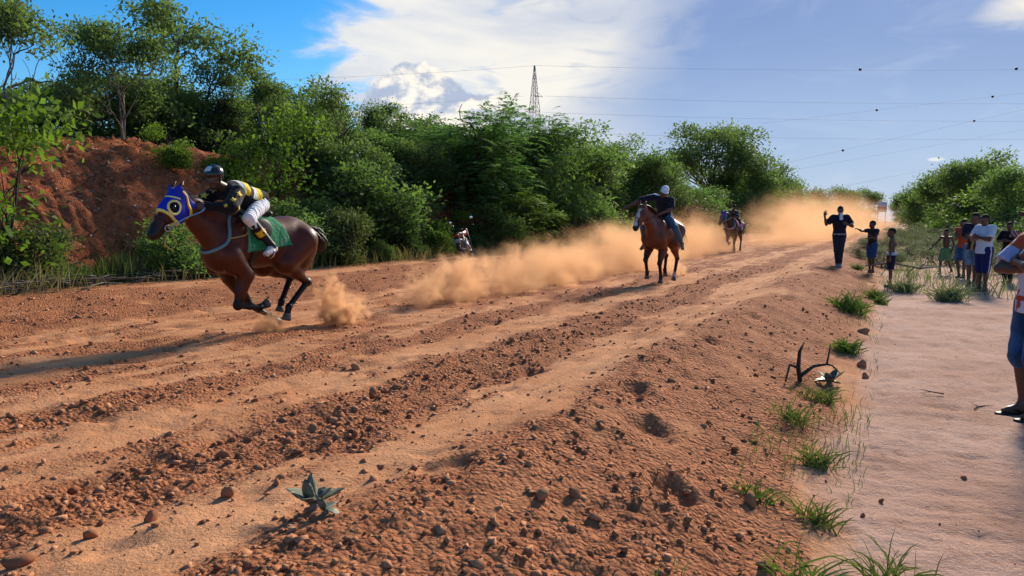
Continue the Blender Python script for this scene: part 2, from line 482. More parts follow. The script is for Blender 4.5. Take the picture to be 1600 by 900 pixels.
def tube(pts, radii, sides=6):
    """tapered tube along a polyline -> verts, quads"""
    pts = np.asarray(pts, float); n = len(pts)
    d = np.gradient(pts, axis=0); d /= np.linalg.norm(d, axis=1, keepdims=True) + 1e-9
    ref = np.array([0, 0, 1.]) if abs(d[0][2]) < .9 else np.array([1., 0, 0])
    a = np.arange(sides) * 2 * math.pi / sides
    V = []
    u = np.cross(d[0], ref); u /= np.linalg.norm(u)
    for i in range(n):
        u = u - d[i] * (u @ d[i]); u /= np.linalg.norm(u) + 1e-9
        w = np.cross(d[i], u)
        V.append(pts[i] + radii[i] * (np.cos(a)[:, None] * u + np.sin(a)[:, None] * w))
    V = np.concatenate(V)
    ii = np.arange(n * sides).reshape(n, sides); jj = np.roll(ii, -1, 1)
    F = np.stack([ii[:-1], jj[:-1], jj[1:], ii[1:]], -1).reshape(-1, 4)
    cap = np.array([[ii[-1, 0], ii[-1, k], ii[-1, (k + 1) % sides], ii[-1, (k + 1) % sides]] for k in range(1, sides - 1)]) if sides > 2 else np.zeros((0, 4), int)
    # end cap as quads
    if sides == 4: cap = ii[-1][None]
    elif sides == 6: cap = np.array([[ii[-1, 0], ii[-1, 1], ii[-1, 2], ii[-1, 3]], [ii[-1, 0], ii[-1, 3], ii[-1, 4], ii[-1, 5]]])
    elif sides == 8: cap = np.array([[ii[-1, 0], ii[-1, 1], ii[-1, 2], ii[-1, 3]], [ii[-1, 0], ii[-1, 3], ii[-1, 4], ii[-1, 7]], [ii[-1, 4], ii[-1, 5], ii[-1, 6], ii[-1, 7]]])
    cap0 = cap - (n - 1) * sides
    return V, np.r_[F, cap, cap0[:, ::-1]]

class Geo:
    """collects quads of one mesh"""
    def __init__(s): s.v, s.f, s.n = [], [], 0
    def add(s, v, f):
        s.v.append(np.asarray(v, float)); s.f.append(np.asarray(f, int) + s.n); s.n += len(v); return s
    def tube(s, p, r, sides=6): return s.add(*tube(p, r, sides))
    def box(s, lo, hi, mtx=None):
        x0, y0, z0 = lo; x1, y1, z1 = hi
        v = np.array([(x0, y0, z0), (x1, y0, z0), (x1, y1, z0), (x0, y1, z0), (x0, y0, z1), (x1, y0, z1), (x1, y1, z1), (x0, y1, z1)], float)
        if mtx is not None: v = v @ np.asarray(mtx)[:3, :3].T + np.asarray(mtx)[:3, 3]
        return s.add(v, [(0, 3, 2, 1), (4, 5, 6, 7), (0, 1, 5, 4), (1, 2, 6, 5), (2, 3, 7, 6), (3, 0, 4, 7)])
    def mesh(s, name, mat, smooth=True, attrs=None):
        return mesh_np(name, np.concatenate(s.v), np.concatenate(s.f), mat, smooth, attrs)

def unit(v): return v / (np.linalg.norm(v, axis=-1, keepdims=True) + 1e-9)

def leaves(cent, axis, size, r, aspect=.5, droop=.25, up=.6):
    """kite-shaped leaves: centres (n,3), growth axis (n,3), length (n)"""
    n = len(cent)
    ax = unit(axis + r.normal(0, .45, (n, 3)) - np.array([0, 0, droop]))
    nr = unit(r.normal(0, 1, (n, 3)) * (1 - up) + np.array([0, 0, up]))
    sd_ = unit(np.cross(ax, nr)); nr = np.cross(sd_, ax)
    L = size[:, None]; W = L * aspect * r.uniform(.8, 1.2, (n, 1))
    v = np.stack([cent, cent + ax * L * .5 + sd_ * W * .5 + nr * L * .06, cent + ax * L - nr * L * .05, cent + ax * L * .5 - sd_ * W * .5 + nr * L * .06], 1)
    f = np.arange(n * 4).reshape(n, 4)
    return v.reshape(-1, 3), f

def tree_proto(name, seed, H=5., spread=2.2, trunk_h=.35, stems=1, leaf='mid', leaf_size=.10, n_twig=420, per=22, clump=.34, style='broad', bark=None, flat=.0, low=.0, aspect=.5, clump_n=22, dome=False):
    """returns (trunk mesh, crown mesh); base at origin, height H"""
    r = np.random.RandomState(seed)
    g = Geo(); tips = []
    def grow(p, d, L, rad_, lvl, maxl):
        n = 5; pts = [p]; q = p.copy(); dd = d.copy()
        for i in range(n):
            dd = unit(dd + r.normal(0, .16 + .05 * lvl, 3) + np.array([0, 0, .06 - flat * .1 * lvl]))
            q = q + dd * L / n; pts.append(q.copy())
        rr = np.linspace(rad_, rad_ * .55, n + 1)
        g.tube(pts, rr, 6 if lvl < 2 else 4)
        if lvl >= maxl:
            tips.append((pts[-1], dd)); tips.append((pts[3], dd)); return
        k = 3 if lvl < 2 else r.randint(2, 4)
        for j in range(k):
            a = r.uniform(0, 2 * math.pi); tilt = r.uniform(.45, 1.05)
            u = unit(np.cross(dd, r.normal(0, 1, 3)))
            nd = unit(dd * math.cos(tilt) + u * math.sin(tilt) + np.array([0, 0, .12 - .25 * flat]))
            b = pts[-1] if j == 0 else pts[r.randint(2, n + 1)]
            grow(np.array(b), nd, L * r.uniform(.62, .86), rad_ * .55, lvl + 1, maxl)
    for st in range(stems):
        a = r.uniform(0, 6.28); lean = .08 if stems == 1 else r.uniform(.2, .45)
        d0 = unit(np.array([math.cos(a) * lean, math.sin(a) * lean, 1.]))
        grow(np.array([math.cos(a), math.sin(a), 0]) * (.05 * (stems > 1)) + np.array([0, 0, -.25]), d0, H * trunk_h + .25, H * .022 / stems ** .3 + .012, 0, 3)
    # twigs: crown volume filled in clumps round the branch tips
    tp = np.array([t[0] for t in tips])
    lo, hi = tp.min(0), tp.max(0)
    c0 = (lo + hi) / 2
    # scale the skeleton to the wanted height and spread
    top = hi[2]; sc = np.array([spread / max(1e-3, (hi[0] - lo[0]) / 2), spread / max(1e-3, (hi[1] - lo[1]) / 2), (H * .93) / top])
    sc[:2] = np.clip(sc[:2], .5, 3.0)
    off = c0 * np.array([.5, .5, 0])
    for i, v in enumerate(g.v):
        k = np.clip(v[:, 2:3] / (H * trunk_h), 0, 1); g.v[i] = v * np.array([sc[0], sc[1], sc[2]]) - off * sc * k
    tp = tp * sc - off * sc
    if dome:       # upright trunk forking into limbs that carry an even, rounded crown
        g = Geo(); kk = 46; a = np.arange(kk) * 2.39996; zz = np.linspace(.98, -.25, kk); rr = np.sqrt(1 - zz ** 2)
        tp = np.stack([np.cos(a) * rr * spread, np.sin(a) * rr * spread, H * .66 + zz * H * .29], -1) * r.uniform(.86, 1.06, (kk, 1)); td = unit(tp - np.array([0, 0, H * .5]))
        top_ = np.array([.1, .05, H * .36]); g.tube([(0, 0, -.3), (.05, .02, H * .18), top_], [H * .024, H * .020, H * .017], 8)
        for k in range(0, kk, 2):
            m_ = top_ + (tp[k] - top_) * .5 + np.array([0, 0, -.04 * H]) + r.normal(0, .03 * H, 3); g.tube([top_ - np.array([0, 0, .3]), m_, tp[k]], [H * .011, H * .007, H * .003], 5 if False else 4)
        tips = list(zip(tp, td))
    trunk = g.mesh(name + '_trunk', bark or BARK_D)
    td = np.array([t[1] for t in tips])
    # foliage grows in separate clumps round the outer branch ends, with gaps between them
    kc = max(8, int(n_twig / clump_n)); far = np.argsort(-(np.linalg.norm((tp - np.array([0, 0, H * .45])) / np.array([spread, spread, H * .5]), axis=1) + r.uniform(0, .9, len(tp))))
    ci = far[:kc]; cc0 = tp[ci] + r.normal(0, .03 * H, (len(ci), 3)); kc = len(ci)
    pick = r.randint(0, kc, n_twig); rad_c = r.uniform(.7, 1.35, kc) * clump * H * .085
    off_ = unit(r.normal(0, 1, (n_twig, 3)) + np.array([0, 0, .25])) * (r.rand(n_twig, 1) ** .45)
    cen = cc0[pick] + off_ * np.array([1.15, 1.15, .72]) * rad_c[pick][:, None]
    dirs = unit(off_ * 1.2 + td[ci][pick] * .5 + r.normal(0, .35, (n_twig, 3)))
    cl_t = r.rand(kc)[pick]
    if low > 0:      # skirt of foliage to the ground
        m = int(n_twig * low); a = r.uniform(0, 6.28, m); rr = np.sqrt(r.rand(m)) * spread * .95; hz = r.uniform(.05, .5, m) * H
        c2 = np.stack([rr * np.cos(a), rr * np.sin(a), hz], -1); d2 = unit(c2 * np.array([1, 1, .2]) + np.array([0, 0, .3]))
        cen = np.r_[cen, c2]; dirs = np.r_[dirs, d2]; cl_t = np.r_[cl_t, r.rand(m) * .6]
    n = len(cen)
    if style == 'frond':
        # feathery leaves: a drooping midrib with paired leaflets
        pairs = per // 2; fl = leaf_size * 6 * r.uniform(.7, 1.2, n)
        dirs = unit(dirs * np.array([1, 1, .35]) + np.array([0, 0, .18]))
        tt = np.linspace(.12, 1, pairs)
        mid = cen[:, None] + dirs[:, None] * (fl[:, None] * tt)[..., None] - np.array([0, 0, 1.]) * ((fl[:, None] * .45 * tt ** 2))[..., None]
        side = unit(np.cross(dirs, np.array([0, 0, 1.])))
        C_, A_, S_, N_ = [], [], [], []
        for sg in (-1, 1):
            ax = unit(side[:, None] * sg + dirs[:, None] * .55 - np.array([0, 0, .25]) + r.normal(0, .08, mid.shape))
            C_.append(mid.reshape(-1, 3)); A_.append(ax.reshape(-1, 3))
            S_.append(np.broadcast_to((fl * .30)[:, None] * np.sin(np.pi * (.12 + .8 * tt)), (n, pairs)).reshape(-1))
        cc = np.concatenate(C_); aa = np.concatenate(A_); ss = np.concatenate(S_)
        nr = unit(r.normal(0, .35, cc.shape) + np.array([0, 0, 1.])); sdv = unit(np.cross(aa, nr))
        v = np.stack([cc, cc + aa * ss[:, None] * .5 + sdv * ss[:, None] * .17, cc + aa * ss[:, None], cc + aa * ss[:, None] * .5 - sdv * ss[:, None] * .17], 1).reshape(-1, 3)
        f = np.arange(len(v)).reshape(-1, 4)
        tw = np.tile(np.repeat(np.arange(n), pairs), 2)
    else:
        tw = np.repeat(np.arange(n), per)
        cc = cen[tw] + r.normal(0, 1, (n * per, 3)) * np.array([1, 1, .6]) * leaf_size * 1.5
        aa = dirs[tw] + r.normal(0, .5, (n * per, 3))
        v, f = leaves(cc, aa, leaf_size * r.uniform(.65, 1.25, n * per), r, aspect)
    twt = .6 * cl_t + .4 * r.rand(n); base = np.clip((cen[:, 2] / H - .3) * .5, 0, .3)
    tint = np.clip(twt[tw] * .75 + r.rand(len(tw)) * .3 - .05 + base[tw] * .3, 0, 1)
    z = v[:, 2]; v[:, 2] = np.maximum(z, .02)
    crown = mesh_np(name + '_crown', v, f, LEAF[leaf], False, {'tint': np.repeat(tint, 4)})
    return trunk, crown

PROTO = {
    'airy': tree_proto('airy', 11, 5.0, 1.7, .40, 2, 'dark', .17, 520, 13, 1.15, bark=BARK_L, clump_n=17),
    'airy2': tree_proto('airy2', 23, 5.0, 1.9, .34, 3, 'dark', .17, 620, 13, 1.2, bark=BARK_D, clump_n=17),
    'open': tree_proto('open', 31, 5.0, 1.9, .46, 1, 'dark', .16, 560, 14, 1.15, bark=BARK_D, flat=.4, clump_n=18),
    'dense': tree_proto('dense', 41, 5.0, 2.0, .28, 3, 'mid', .19, 900, 15, 1.7, low=.28, clump_n=22),
    'dense2': tree_proto('dense2', 47, 5.0, 2.1, .26, 4, 'dark', .19, 900, 15, 1.7, low=.32, clump_n=22),
    'feather': tree_proto('feather', 53, 5.0, 1.8, .28, 2, 'vivid', .13, 760, 18, 1.6, style='frond', low=.3, clump_n=18),
    'feather2': tree_proto('feather2', 59, 5.0, 2.0, .25, 3, 'vivid', .13, 800, 18, 1.6, style='frond', low=.35, clump_n=18),
    'fbright': tree_proto('fbright', 61, 3.0, 1.4, .34, 2, 'bright', .11, 190, 18, 1.5, style='frond', low=.0, clump_n=9),
    'bright': tree_proto('bright', 67, 3.0, 1.4, .28, 4, 'bright', .15, 400, 12, 1.5, low=.2, aspect=.6, clump_n=16),
    'bushy': tree_proto('bushy', 71, 2.0, 1.2, .22, 5, 'mid', .12, 420, 14, 1.7, low=.5, clump_n=16),
    'olive': tree_proto('olive', 73, 2.0, 1.1, .25, 5, 'olive', .12, 400, 12, 1.7, low=.4, aspect=.65, clump_n=14),
    'grey': tree_proto('grey', 79, 1.0, .8, .25, 6, 'grey', .055, 300, 16, 2.2, low=.5, aspect=.3, clump_n=10),
    'round': tree_proto('round', 83, 9.0, 3.7, .40, 1, 'dark', .30, 860, 15, 1.25, bark=BARK_D, clump_n=19, dome=True),
    'far': tree_proto('far', 89, 7.0, 3.3, .25, 4, 'dark', .30, 900, 15, 1.7, low=.35, clump_n=20),
    'far2': tree_proto('far2', 97, 7.0, 3.1, .25, 4, 'mid', .30, 900, 15, 1.7, low=.4, clump_n=20),
}
def proto_h(k):
    co = np.empty(len(PROTO[k][1].vertices) * 3, np.float32); PROTO[k][1].vertices.foreach_get('co', co); return float(np.percentile(co[2::3], 99.3))
PH = {k: proto_h(k) for k in PROTO}
_PH = dict(airy=5, airy2=5, open=5, dense=5, dense2=5, feather=5, feather2=5, fbright=3, bright=3, bushy=2, olive=2, grey=1, round=9, far=7, far2=7)
_rt = random.Random(5)
def plant(kind, name, cat, x, y, h, wf, label, group=None, rz=None, dz=0.):
    z = gz(x, y) - .03 + dz
    s = h / PH[kind]
    e = empty(name, (x, y, z), _rt.uniform(0, 6.28) if rz is None else rz, label, cat, group)
    e.scale = (s * wf, s * wf, s)
    tr, cr = PROTO[kind]
    obj('trunk' if cat == 'tree' else 'stems', tr, e); obj('crown' if cat == 'tree' else 'foliage', cr, e)
    return e
#TREES#
VEG = [
    ('T', 'airy', -10.87, 16.45, 6.36, 1.0, 'tall airy tree on the embankment, leftmost along the ridge'),
    ('T', 'airy2', -10.67, 18.57, 6.51, 1.0, 'leafy tree with pale forked stem beside the tall leftmost ridge tree'),
    ('T', 'airy', -9.68, 18.74, 6.4, 0.95, 'slender dark-leaved tree on the ridge left of the open-crowned tree'),
    ('T', 'open', -9.65, 22.73, 7.92, 1.0, 'open-crowned tree with dark bare limbs rising highest above the embankment'),
    ('T', 'dense2', -11.0, 23.38, 5.98, 1.26, 'dense dark tree on the ridge right behind the jockey in yellow stripes'),
    ('T', 'airy2', -8.44, 22.02, 6.18, 1.0, 'leafy ridge tree just right of the highest open-crowned tree'),
    ('T', 'airy', -8.2, 24.45, 6.49, 0.9, 'airy ridge tree above the green-draped horse'),
    ('T', 'dense', -8.08, 27.95, 6.48, 1.15, 'rounded green tree at the ridge where the skyline steps down'),
    ('T', 'dense2', -13.47, 21.87, 5.51, 1.38, 'dense dark tree set back behind the leftmost ridge trees'),
    ('T', 'dense', -13.27, 24.43, 5.5, 1.38, 'green tree set back behind the pale forked ridge tree'),
    ('T', 'dense', -13.51, 19.61, 4.94, 1.38, 'green tree cut by the left edge, set back on the ridge'),
    ('T', 'airy2', -5.22, 23.91, 5.82, 0.95, 'dark tree with leaning black trunk right of the leading horse'),
    ('T', 'airy', -4.9, 28.66, 6.0, 1.05, 'thin airy tree between the leaning trunk and the feathery green trees'),
    ('T', 'dense2', -6.84, 27.09, 5.76, 1.15, 'dark dense tree behind the leaning black trunk'),
    ('T', 'dense2', -4.26, 33.18, 6.0, 1.26, 'dark tree filling the gap left of the feathery green trees'),
    ('T', 'feather', -2.28, 28.07, 5.65, 1.09, 'vivid green feathery tree above the parked motorcycle'),
    ('T', 'feather2', -0.72, 30.01, 5.42, 1.03, 'vivid feathery tree left of the power pylon'),
    ('T', 'feather', 0.6, 35.18, 6.8, 0.92, 'feathery tree standing in front of the power pylon base'),
    ('T', 'dense', 2.03, 34.9, 5.69, 1.09, 'bushy green tree right of the power pylon'),
    ('T', 'far', 3.01, 43.99, 6.62, 1.15, 'dark tree crown just right behind the power pylon'),
    ('T', 'airy2', 4.27, 39.88, 5.81, 0.95, 'airy tree left of the rider in the white cap'),
    ('T', 'dense', 6.73, 46.85, 6.38, 1.03, 'green tree rising behind the rider in the white cap'),
    ('T', 'dense2', 8.78, 48.42, 5.3, 1.09, 'dark green tree right of the rider in the white cap'),
    ('T', 'dense', 11.79, 54.68, 4.28, 1.15, 'low green tree under the large round-crowned tree, on its left'),
    ('T', 'round', 21.24, 79.32, 11.47, 1.15, 'large round-crowned tree standing alone above the tree line'),
    ('T', 'far2', 23.5, 77.38, 6.73, 1.15, 'green tree below and right of the large round-crowned tree'),
    ('T', 'far', 29.9, 88.25, 7.83, 1.03, 'last tall green tree before the skyline drops to the dust'),
    ('T', 'far2', 33.53, 93.76, 6.61, 0.92, 'small green tree ending the left tree line above the dust'),
    ('T', 'far', 59.68, 140.06, 7.52, 1.15, 'distant dark tree behind the person with raised hand, left one'),
    ('T', 'far', 98.12, 212.37, 10.23, 1.03, 'distant dark tree behind the person with raised hand, right one'),
    ('T', 'far2', 44.19, 111.8, 4.49, 1.49, 'low distant tree in the dust between the far tree line and the dark distant pair'),
    ('B', 'bright', -8.74, 11.85, 3.56, 0.85, 'bright yellow-green sapling hanging in at the left edge'),
    ('B', 'bright', -8.23, 18.07, 3.86, 1.0, 'bright green shrub on the bare red slope behind the jockey'),
    ('B', 'bright', -6.42, 19.84, 4.53, 0.95, 'tall yellow-green shrub rising behind the green saddle cloth'),
    ('B', 'fbright', -7.16, 19.7, 3.79, 0.9, 'feathery yellow-green shrub right above the jockey'),
    ('B', 'bushy', -6.58, 15.38, 1.58, 1.35, "dark green bush behind the leading horse's chest"),
    ('B', 'bushy', -7.37, 14.72, 1.32, 1.2, "low dark bush left of the leading horse's muzzle"),
    ('B', 'olive', -8.2, 12.45, 1.51, 1.1, 'pale weedy bush at the left edge below the red slope'),
    ('B', 'bushy', -7.92, 13.22, 1.12, 1.1, 'low weedy bush at the foot of the red slope'),
    ('B', 'olive', -4.41, 18.94, 1.86, 0.85, "grey-green speckled bush just behind the leading horse's tail"),
    ('B', 'bushy', -3.76, 20.42, 1.05, 1.0, 'low leafy bush between the horse tail and the motorcycle'),
    ('B', 'bright', -2.67, 23.62, 2.13, 0.8, 'light green shrub left of the motorcycle'),
    ('B', 'olive', -3.3, 24.13, 1.79, 1.1, 'dull olive shrub in the shade left of the light green shrub'),
    ('B', 'bushy', -5.41, 19.17, 2.0, 1.0, "shaded bush above the leading horse's rump"),
    ('B', 'fbright', 0.0, 28.57, 2.89, 1.0, 'feathery shrub right of the motorcycle'),
    ('B', 'bright', 1.01, 30.95, 2.79, 1.1, 'yellow-green shrub below the power pylon'),
    ('B', 'bushy', 2.73, 34.29, 3.15, 1.2, 'dense shrub left of the outstretched whip arm'),
    ('B', 'bushy', 4.92, 38.31, 2.91, 1.1, 'dense shrub behind the outstretched whip arm'),
    ('B', 'olive', 11.25, 50.59, 3.33, 1.2, 'olive shrub between the white-capped rider and the third horse'),
    ('B', 'bushy', 14.7, 57.27, 3.81, 1.2, 'green shrub left of the third horse'),
    ('B', 'bushy', 24.53, 75.44, 4.52, 1.2, 'green shrub right behind the third horse'),
    ('T', 'dense', 29.97, 44.11, 4.74, 1.0, 'tree at the right edge behind the man in the dark cap'),
    ('T', 'far', 36.65, 57.5, 6.39, 1.05, 'tallest dark tree of the right-hand grove'),
    ('T', 'far2', 45.56, 76.07, 6.64, 1.0, 'mid-height tree of the right-hand grove left of its tallest tree'),
    ('T', 'far', 63.32, 111.79, 7.87, 1.0, 'dark tree of the right-hand grove above the running boy'),
    ('T', 'far2', 110.99, 205.9, 9.61, 1.0, 'smaller tree nearest the gap in the right-hand grove'),
    ('T', 'far', 341.78, 654.84, 16.92, 1.0, 'farthest low tree at the tip of the right-hand grove'),
    ('B', 'bright', 30.54, 46.96, 3.9, 1.3, 'light green spreading bush in front of the right-hand grove'),
    ('B', 'bright', 34.98, 58.41, 2.95, 1.2, 'light green bush behind the huddled boys'),
    ('B', 'bushy', 22.87, 33.41, 2.59, 1.3, 'green bush at the right edge beside the man in the dark cap'),
    ('B', 'olive', 66.49, 121.42, 2.64, 1.2, 'olive bush left of the running boy'),
    ('T', 'dense2', -6.57, 24.77, 4.88, 1.38, 'dark tree in shade between the leaning trunk and the horse rump'),
    ('T', 'dense', -5.16, 26.2, 4.74, 1.38, 'green tree low behind the leaning black trunk'),
    ('T', 'dense2', -3.68, 26.88, 4.36, 1.38, 'dark tree below the gap left of the feathery trees'),
    ('T', 'dense', -1.81, 32.48, 5.63, 1.38, 'green tree filling in behind the feathery pair'),
    ('T', 'dense2', -0.16, 36.76, 5.69, 1.38, 'dark tree behind the shrub below the pylon'),
    ('T', 'dense', 3.8, 42.24, 5.41, 1.38, 'green tree behind the airy one left of the white-capped rider'),
    ('T', 'dense2', 8.54, 52.52, 5.66, 1.38, 'dark tree low behind the white-capped rider'),
    ('T', 'far2', 15.62, 64.07, 4.52, 1.38, 'green tree directly under the large round crown'),
    ('T', 'dense2', -9.27, 23.04, 5.43, 1.38, 'dark tree low on the ridge above the jockey'),
    ('T', 'dense', -9.04, 26.09, 5.39, 1.38, 'green tree low on the ridge right of the jockey'),
    ('T', 'dense2', -12.09, 19.09, 4.32, 1.15, 'dark low tree on the ridge by the left edge'),
    ('T', 'dense', -10.33, 20.99, 4.7, 1.15, 'low green tree on the ridge left of the jockey'),
    ('B', 'bushy', -5.14, 21.44, 3.12, 1.3, 'tall shaded bush below the leaning black trunk'),
    ('B', 'bushy', -4.34, 22.55, 2.95, 1.3, 'tall bush right of the leaning black trunk'),
    ('B', 'bushy', -3.62, 24.17, 3.31, 1.3, 'tall bush left of the feathery trees at their foot'),
    ('T', 'dense2', -4.98, 22.84, 3.94, 1.15, 'dark tree covering the red bank right of the leading horse'),
    ('B', 'bushy', -5.57, 18.87, 2.02, 1.25, "leafy bush directly above the leading horse's croup"),
    ('B', 'olive', -4.55, 21.71, 1.77, 1.25, 'olive bush right of the speckled bush at the horse tail'),
    ('B', 'bushy', -3.52, 22.84, 1.58, 1.25, 'leafy bush halfway between the horse tail and the motorcycle'),
    ('B', 'bright', -2.24, 26.19, 1.92, 1.25, 'light green bush just left of the motorcycle'),
    ('B', 'bushy', -1.28, 27.18, 2.12, 1.25, 'leafy bush right behind the motorcycle'),
    ('B', 'bushy', -0.51, 29.55, 2.27, 1.25, 'leafy bush a little right of the motorcycle'),
    ('B', 'olive', 1.69, 32.93, 2.24, 1.25, 'olive bush behind the middle of the dust band'),
    ('B', 'bushy', 3.91, 38.11, 2.14, 1.25, 'leafy bush left of the outstretched whip arm, low'),
    ('B', 'bright', 6.77, 42.78, 2.43, 1.25, "light green bush behind the second horse's head"),
    ('B', 'bushy', 9.05, 48.06, 2.37, 1.25, "leafy bush behind the white-capped rider's back"),
    ('B', 'bushy', 12.83, 54.51, 2.67, 1.25, 'leafy bush midway between the second and third horses'),
    ('B', 'olive', 19.03, 67.41, 3.16, 1.25, "olive bush left of the third horse's head"),
    ('B', 'bushy', 22.66, 73.56, 3.3, 1.25, 'leafy bush right behind the third rider'),
    ('B', 'bright', 32.2, 92.92, 3.76, 1.25, 'light green bush where the dust rises highest'),
]
for k, kind, x, y, ztop, wf, lab in VEG:
    h = ztop - gz(x, y)
    if k == 'T': plant(kind, 'tree', 'tree', x, y, h, wf, lab, 'trees of the left-hand wood' if to_st(x, y)[1] > 0 else 'trees of the right-hand grove')
    else: plant(kind, 'shrub', 'shrub', x, y, max(h, .5), wf, lab, 'roadside shrubs')
# ================================================================== smooth bodies from blended volumes
class Vol:
    """signed-distance body: tapered limbs and ellipsoids blended with a smooth minimum"""
    def __init__(s, k=.03): s.p, s.k = [], k
    def limb(s, a, b, ra, rb, k=None, flat=None):
        s.p.append(('c', np.array(a, float), np.array(b, float), ra, rb, s.k if k is None else k, flat)); return s
    def ell(s, c, r, k=None, ax=None):
        """ax: optional 3x3 rows = local axes"""
        s.p.append(('e', np.array(c, float), np.array(r, float), None if ax is None else np.array(ax, float), 0, s.k if k is None else k, None)); return s
    def copy(s, grow=0.):
        v = Vol(s.k)
        for q in s.p:
            if q[0] == 'c': v.p.append(('c', q[1], q[2], q[3] + grow, q[4] + grow, q[5], q[6]))
            else: v.p.append(('e', q[1], q[2] + grow, q[3], 0, q[5], None))
        return v
    @staticmethod
    def dist(q, P):
        if q[0] == 'c':
            _, a, b, ra, rb, k, flat = q
            d = b - a; L2 = d @ d + 1e-12
            w = P - a
            if flat is not None:
                fw, ff = flat; w = w + (w @ fw)[..., None] * fw * (ff - 1)
            h = np.clip((w @ d) / L2, 0, 1)
            e = w - h[..., None] * d
            return np.sqrt((e * e).sum(-1)) - (ra + (rb - ra) * h)
        _, c, r, ax, _, k, _ = q
        w = P - c
        if ax is not None: w = w @ ax.T
        a = w / r; k0 = np.sqrt((a * a).sum(-1)) + 1e-9; b = a / r; k1 = np.sqrt((b * b).sum(-1)) + 1e-9
        return k0 * (k0 - 1) / k1
    def box(s, q, m):
        if q[0] == 'c':
            r = max(q[3], q[4]); lo = np.minimum(q[1], q[2]) - r; hi = np.maximum(q[1], q[2]) + r
        else:
            R = q[2] if q[3] is None else np.full(3, q[2].max()); lo, hi = q[1] - R, q[1] + R
        return lo - m, hi + m
    def bounds(s, m=.03):
        B = [s.box(q, m) for q in s.p]
        return np.min([b[0] for b in B], 0), np.max([b[1] for b in B], 0)
    def ev(s, P):
        P = np.asarray(P, float); F = np.full(P.shape[:-1], 1.0)
        for q in s.p:
            d = s.dist(q, P); k = q[5]; h = np.clip(.5 + .5 * (F - d) / k, 0, 1)
            F = F + (d - F) * h - k * h * (1 - h)
        return F
    def grid(s, res, lo=None, hi=None):
        l, h = s.bounds(2.5 * res)
        if lo is not None: l = np.maximum(l, lo); h = np.minimum(h, hi)
        n = np.ceil((h - l) / res).astype(int) + 2
        axs = [l[i] + res * np.arange(n[i]) for i in range(3)]
        F = np.full(n, .5, np.float32)
        for q in s.p:
            m = q[5] + 2.5 * res; bl, bh = s.box(q, m)
            i0 = np.clip(np.floor((bl - l) / res).astype(int), 0, n); i1 = np.clip(np.ceil((bh - l) / res).astype(int) + 1, 0, n)
            if (i1 <= i0).any(): continue
            sl = tuple(slice(i0[i], i1[i]) for i in range(3))
            P = np.stack(np.meshgrid(*[axs[i][sl[i]] for i in range(3)], indexing='ij'), -1)
            d = s.dist(q, P); f = F[sl]; k = q[5]
            hh = np.clip(.5 + .5 * (f - d) / k, 0, 1); F[sl] = f + (d - f) * hh - k * hh * (1 - hh)
        return F, axs, l
    def project(s, pts, off=0., it=4):
        P = np.array(pts, float)
        for _ in range(it):
            d = s.ev(P) - off; g = np.zeros_like(P)
            for i in range(3):
                e = np.zeros(3); e[i] = .004; g[:, i] = s.ev(P + e) - s.ev(P - e)
            P = P - unit(g) * d[:, None]
        return P
    def normal(s, P):
        P = np.asarray(P, float); g = np.zeros_like(P)
        for i in range(3):
            e = np.zeros(3); e[i] = .004; g[..., i] = s.ev(P + e) - s.ev(P - e)
        return unit(g)

def nets(F, l, res):
    """surface nets: field -> smooth quad mesh"""
    S = F < 0
    n = np.array(F.shape)
    c = [S[i:n[0] - 1 + i, j:n[1] - 1 + j, k:n[2] - 1 + k] for i in (0, 1) for j in (0, 1) for k in (0, 1)]
    cnt = sum(x.astype(np.int8) for x in c)
    act = (cnt > 0) & (cnt < 8)
    I = np.argwhere(act)
    if len(I) == 0: return np.zeros((0, 3)), np.zeros((0, 4), int)
    idx = np.full(act.shape, -1, np.int64); idx[act] = np.arange(len(I))
    acc = np.zeros((len(I), 3)); w = np.zeros(len(I))
    corners = [(i, j, k) for i in (0, 1) for j in (0, 1) for k in (0, 1)]
    for a in corners:
        for ax in range(3):
            if a[ax]: continue
            b = list(a); b[ax] = 1
            fa = F[I[:, 0] + a[0], I[:, 1] + a[1], I[:, 2] + a[2]]; fb = F[I[:, 0] + b[0], I[:, 1] + b[1], I[:, 2] + b[2]]
            m = (fa < 0) != (fb < 0)
            t = np.where(m, fa / np.where(m, fa - fb, 1), 0)
            p = np.tile(np.array(a, float), (len(I), 1)); p[:, ax] = t
            acc[m] += p[m]; w[m] += 1
    V = (I + acc / w[:, None]) * res + l
    Q = []
    for ax in range(3):
        o = [(0, 0, 0)] * 4
        a1, a2 = (ax + 1) % 3, (ax + 2) % 3
        sl0 = [slice(None)] * 3; sl1 = [slice(None)] * 3
        sl0[ax] = slice(0, n[ax] - 1); sl1[ax] = slice(1, n[ax])
        for a in (a1, a2): sl0[a] = slice(1, n[a] - 1); sl1[a] = slice(1, n[a] - 1)
        A, B = S[tuple(sl0)], S[tuple(sl1)]
        E = np.argwhere(A != B)
        if len(E) == 0: continue
        flip = A[E[:, 0], E[:, 1], E[:, 2]]
        E = E.copy(); E[:, a1] += 1; E[:, a2] += 1
        def cell(d1, d2):
            q = E.copy(); q[:, a1] -= d1; q[:, a2] -= d2; return idx[q[:, 0], q[:, 1], q[:, 2]]
        q = np.stack([cell(1, 1), cell(0, 1), cell(0, 0), cell(1, 0)], -1)
        q[~flip] = q[~flip][:, ::-1]
        Q.append(q)
    Q = np.concatenate(Q); Q = Q[(Q >= 0).all(1)]
    return V, Q

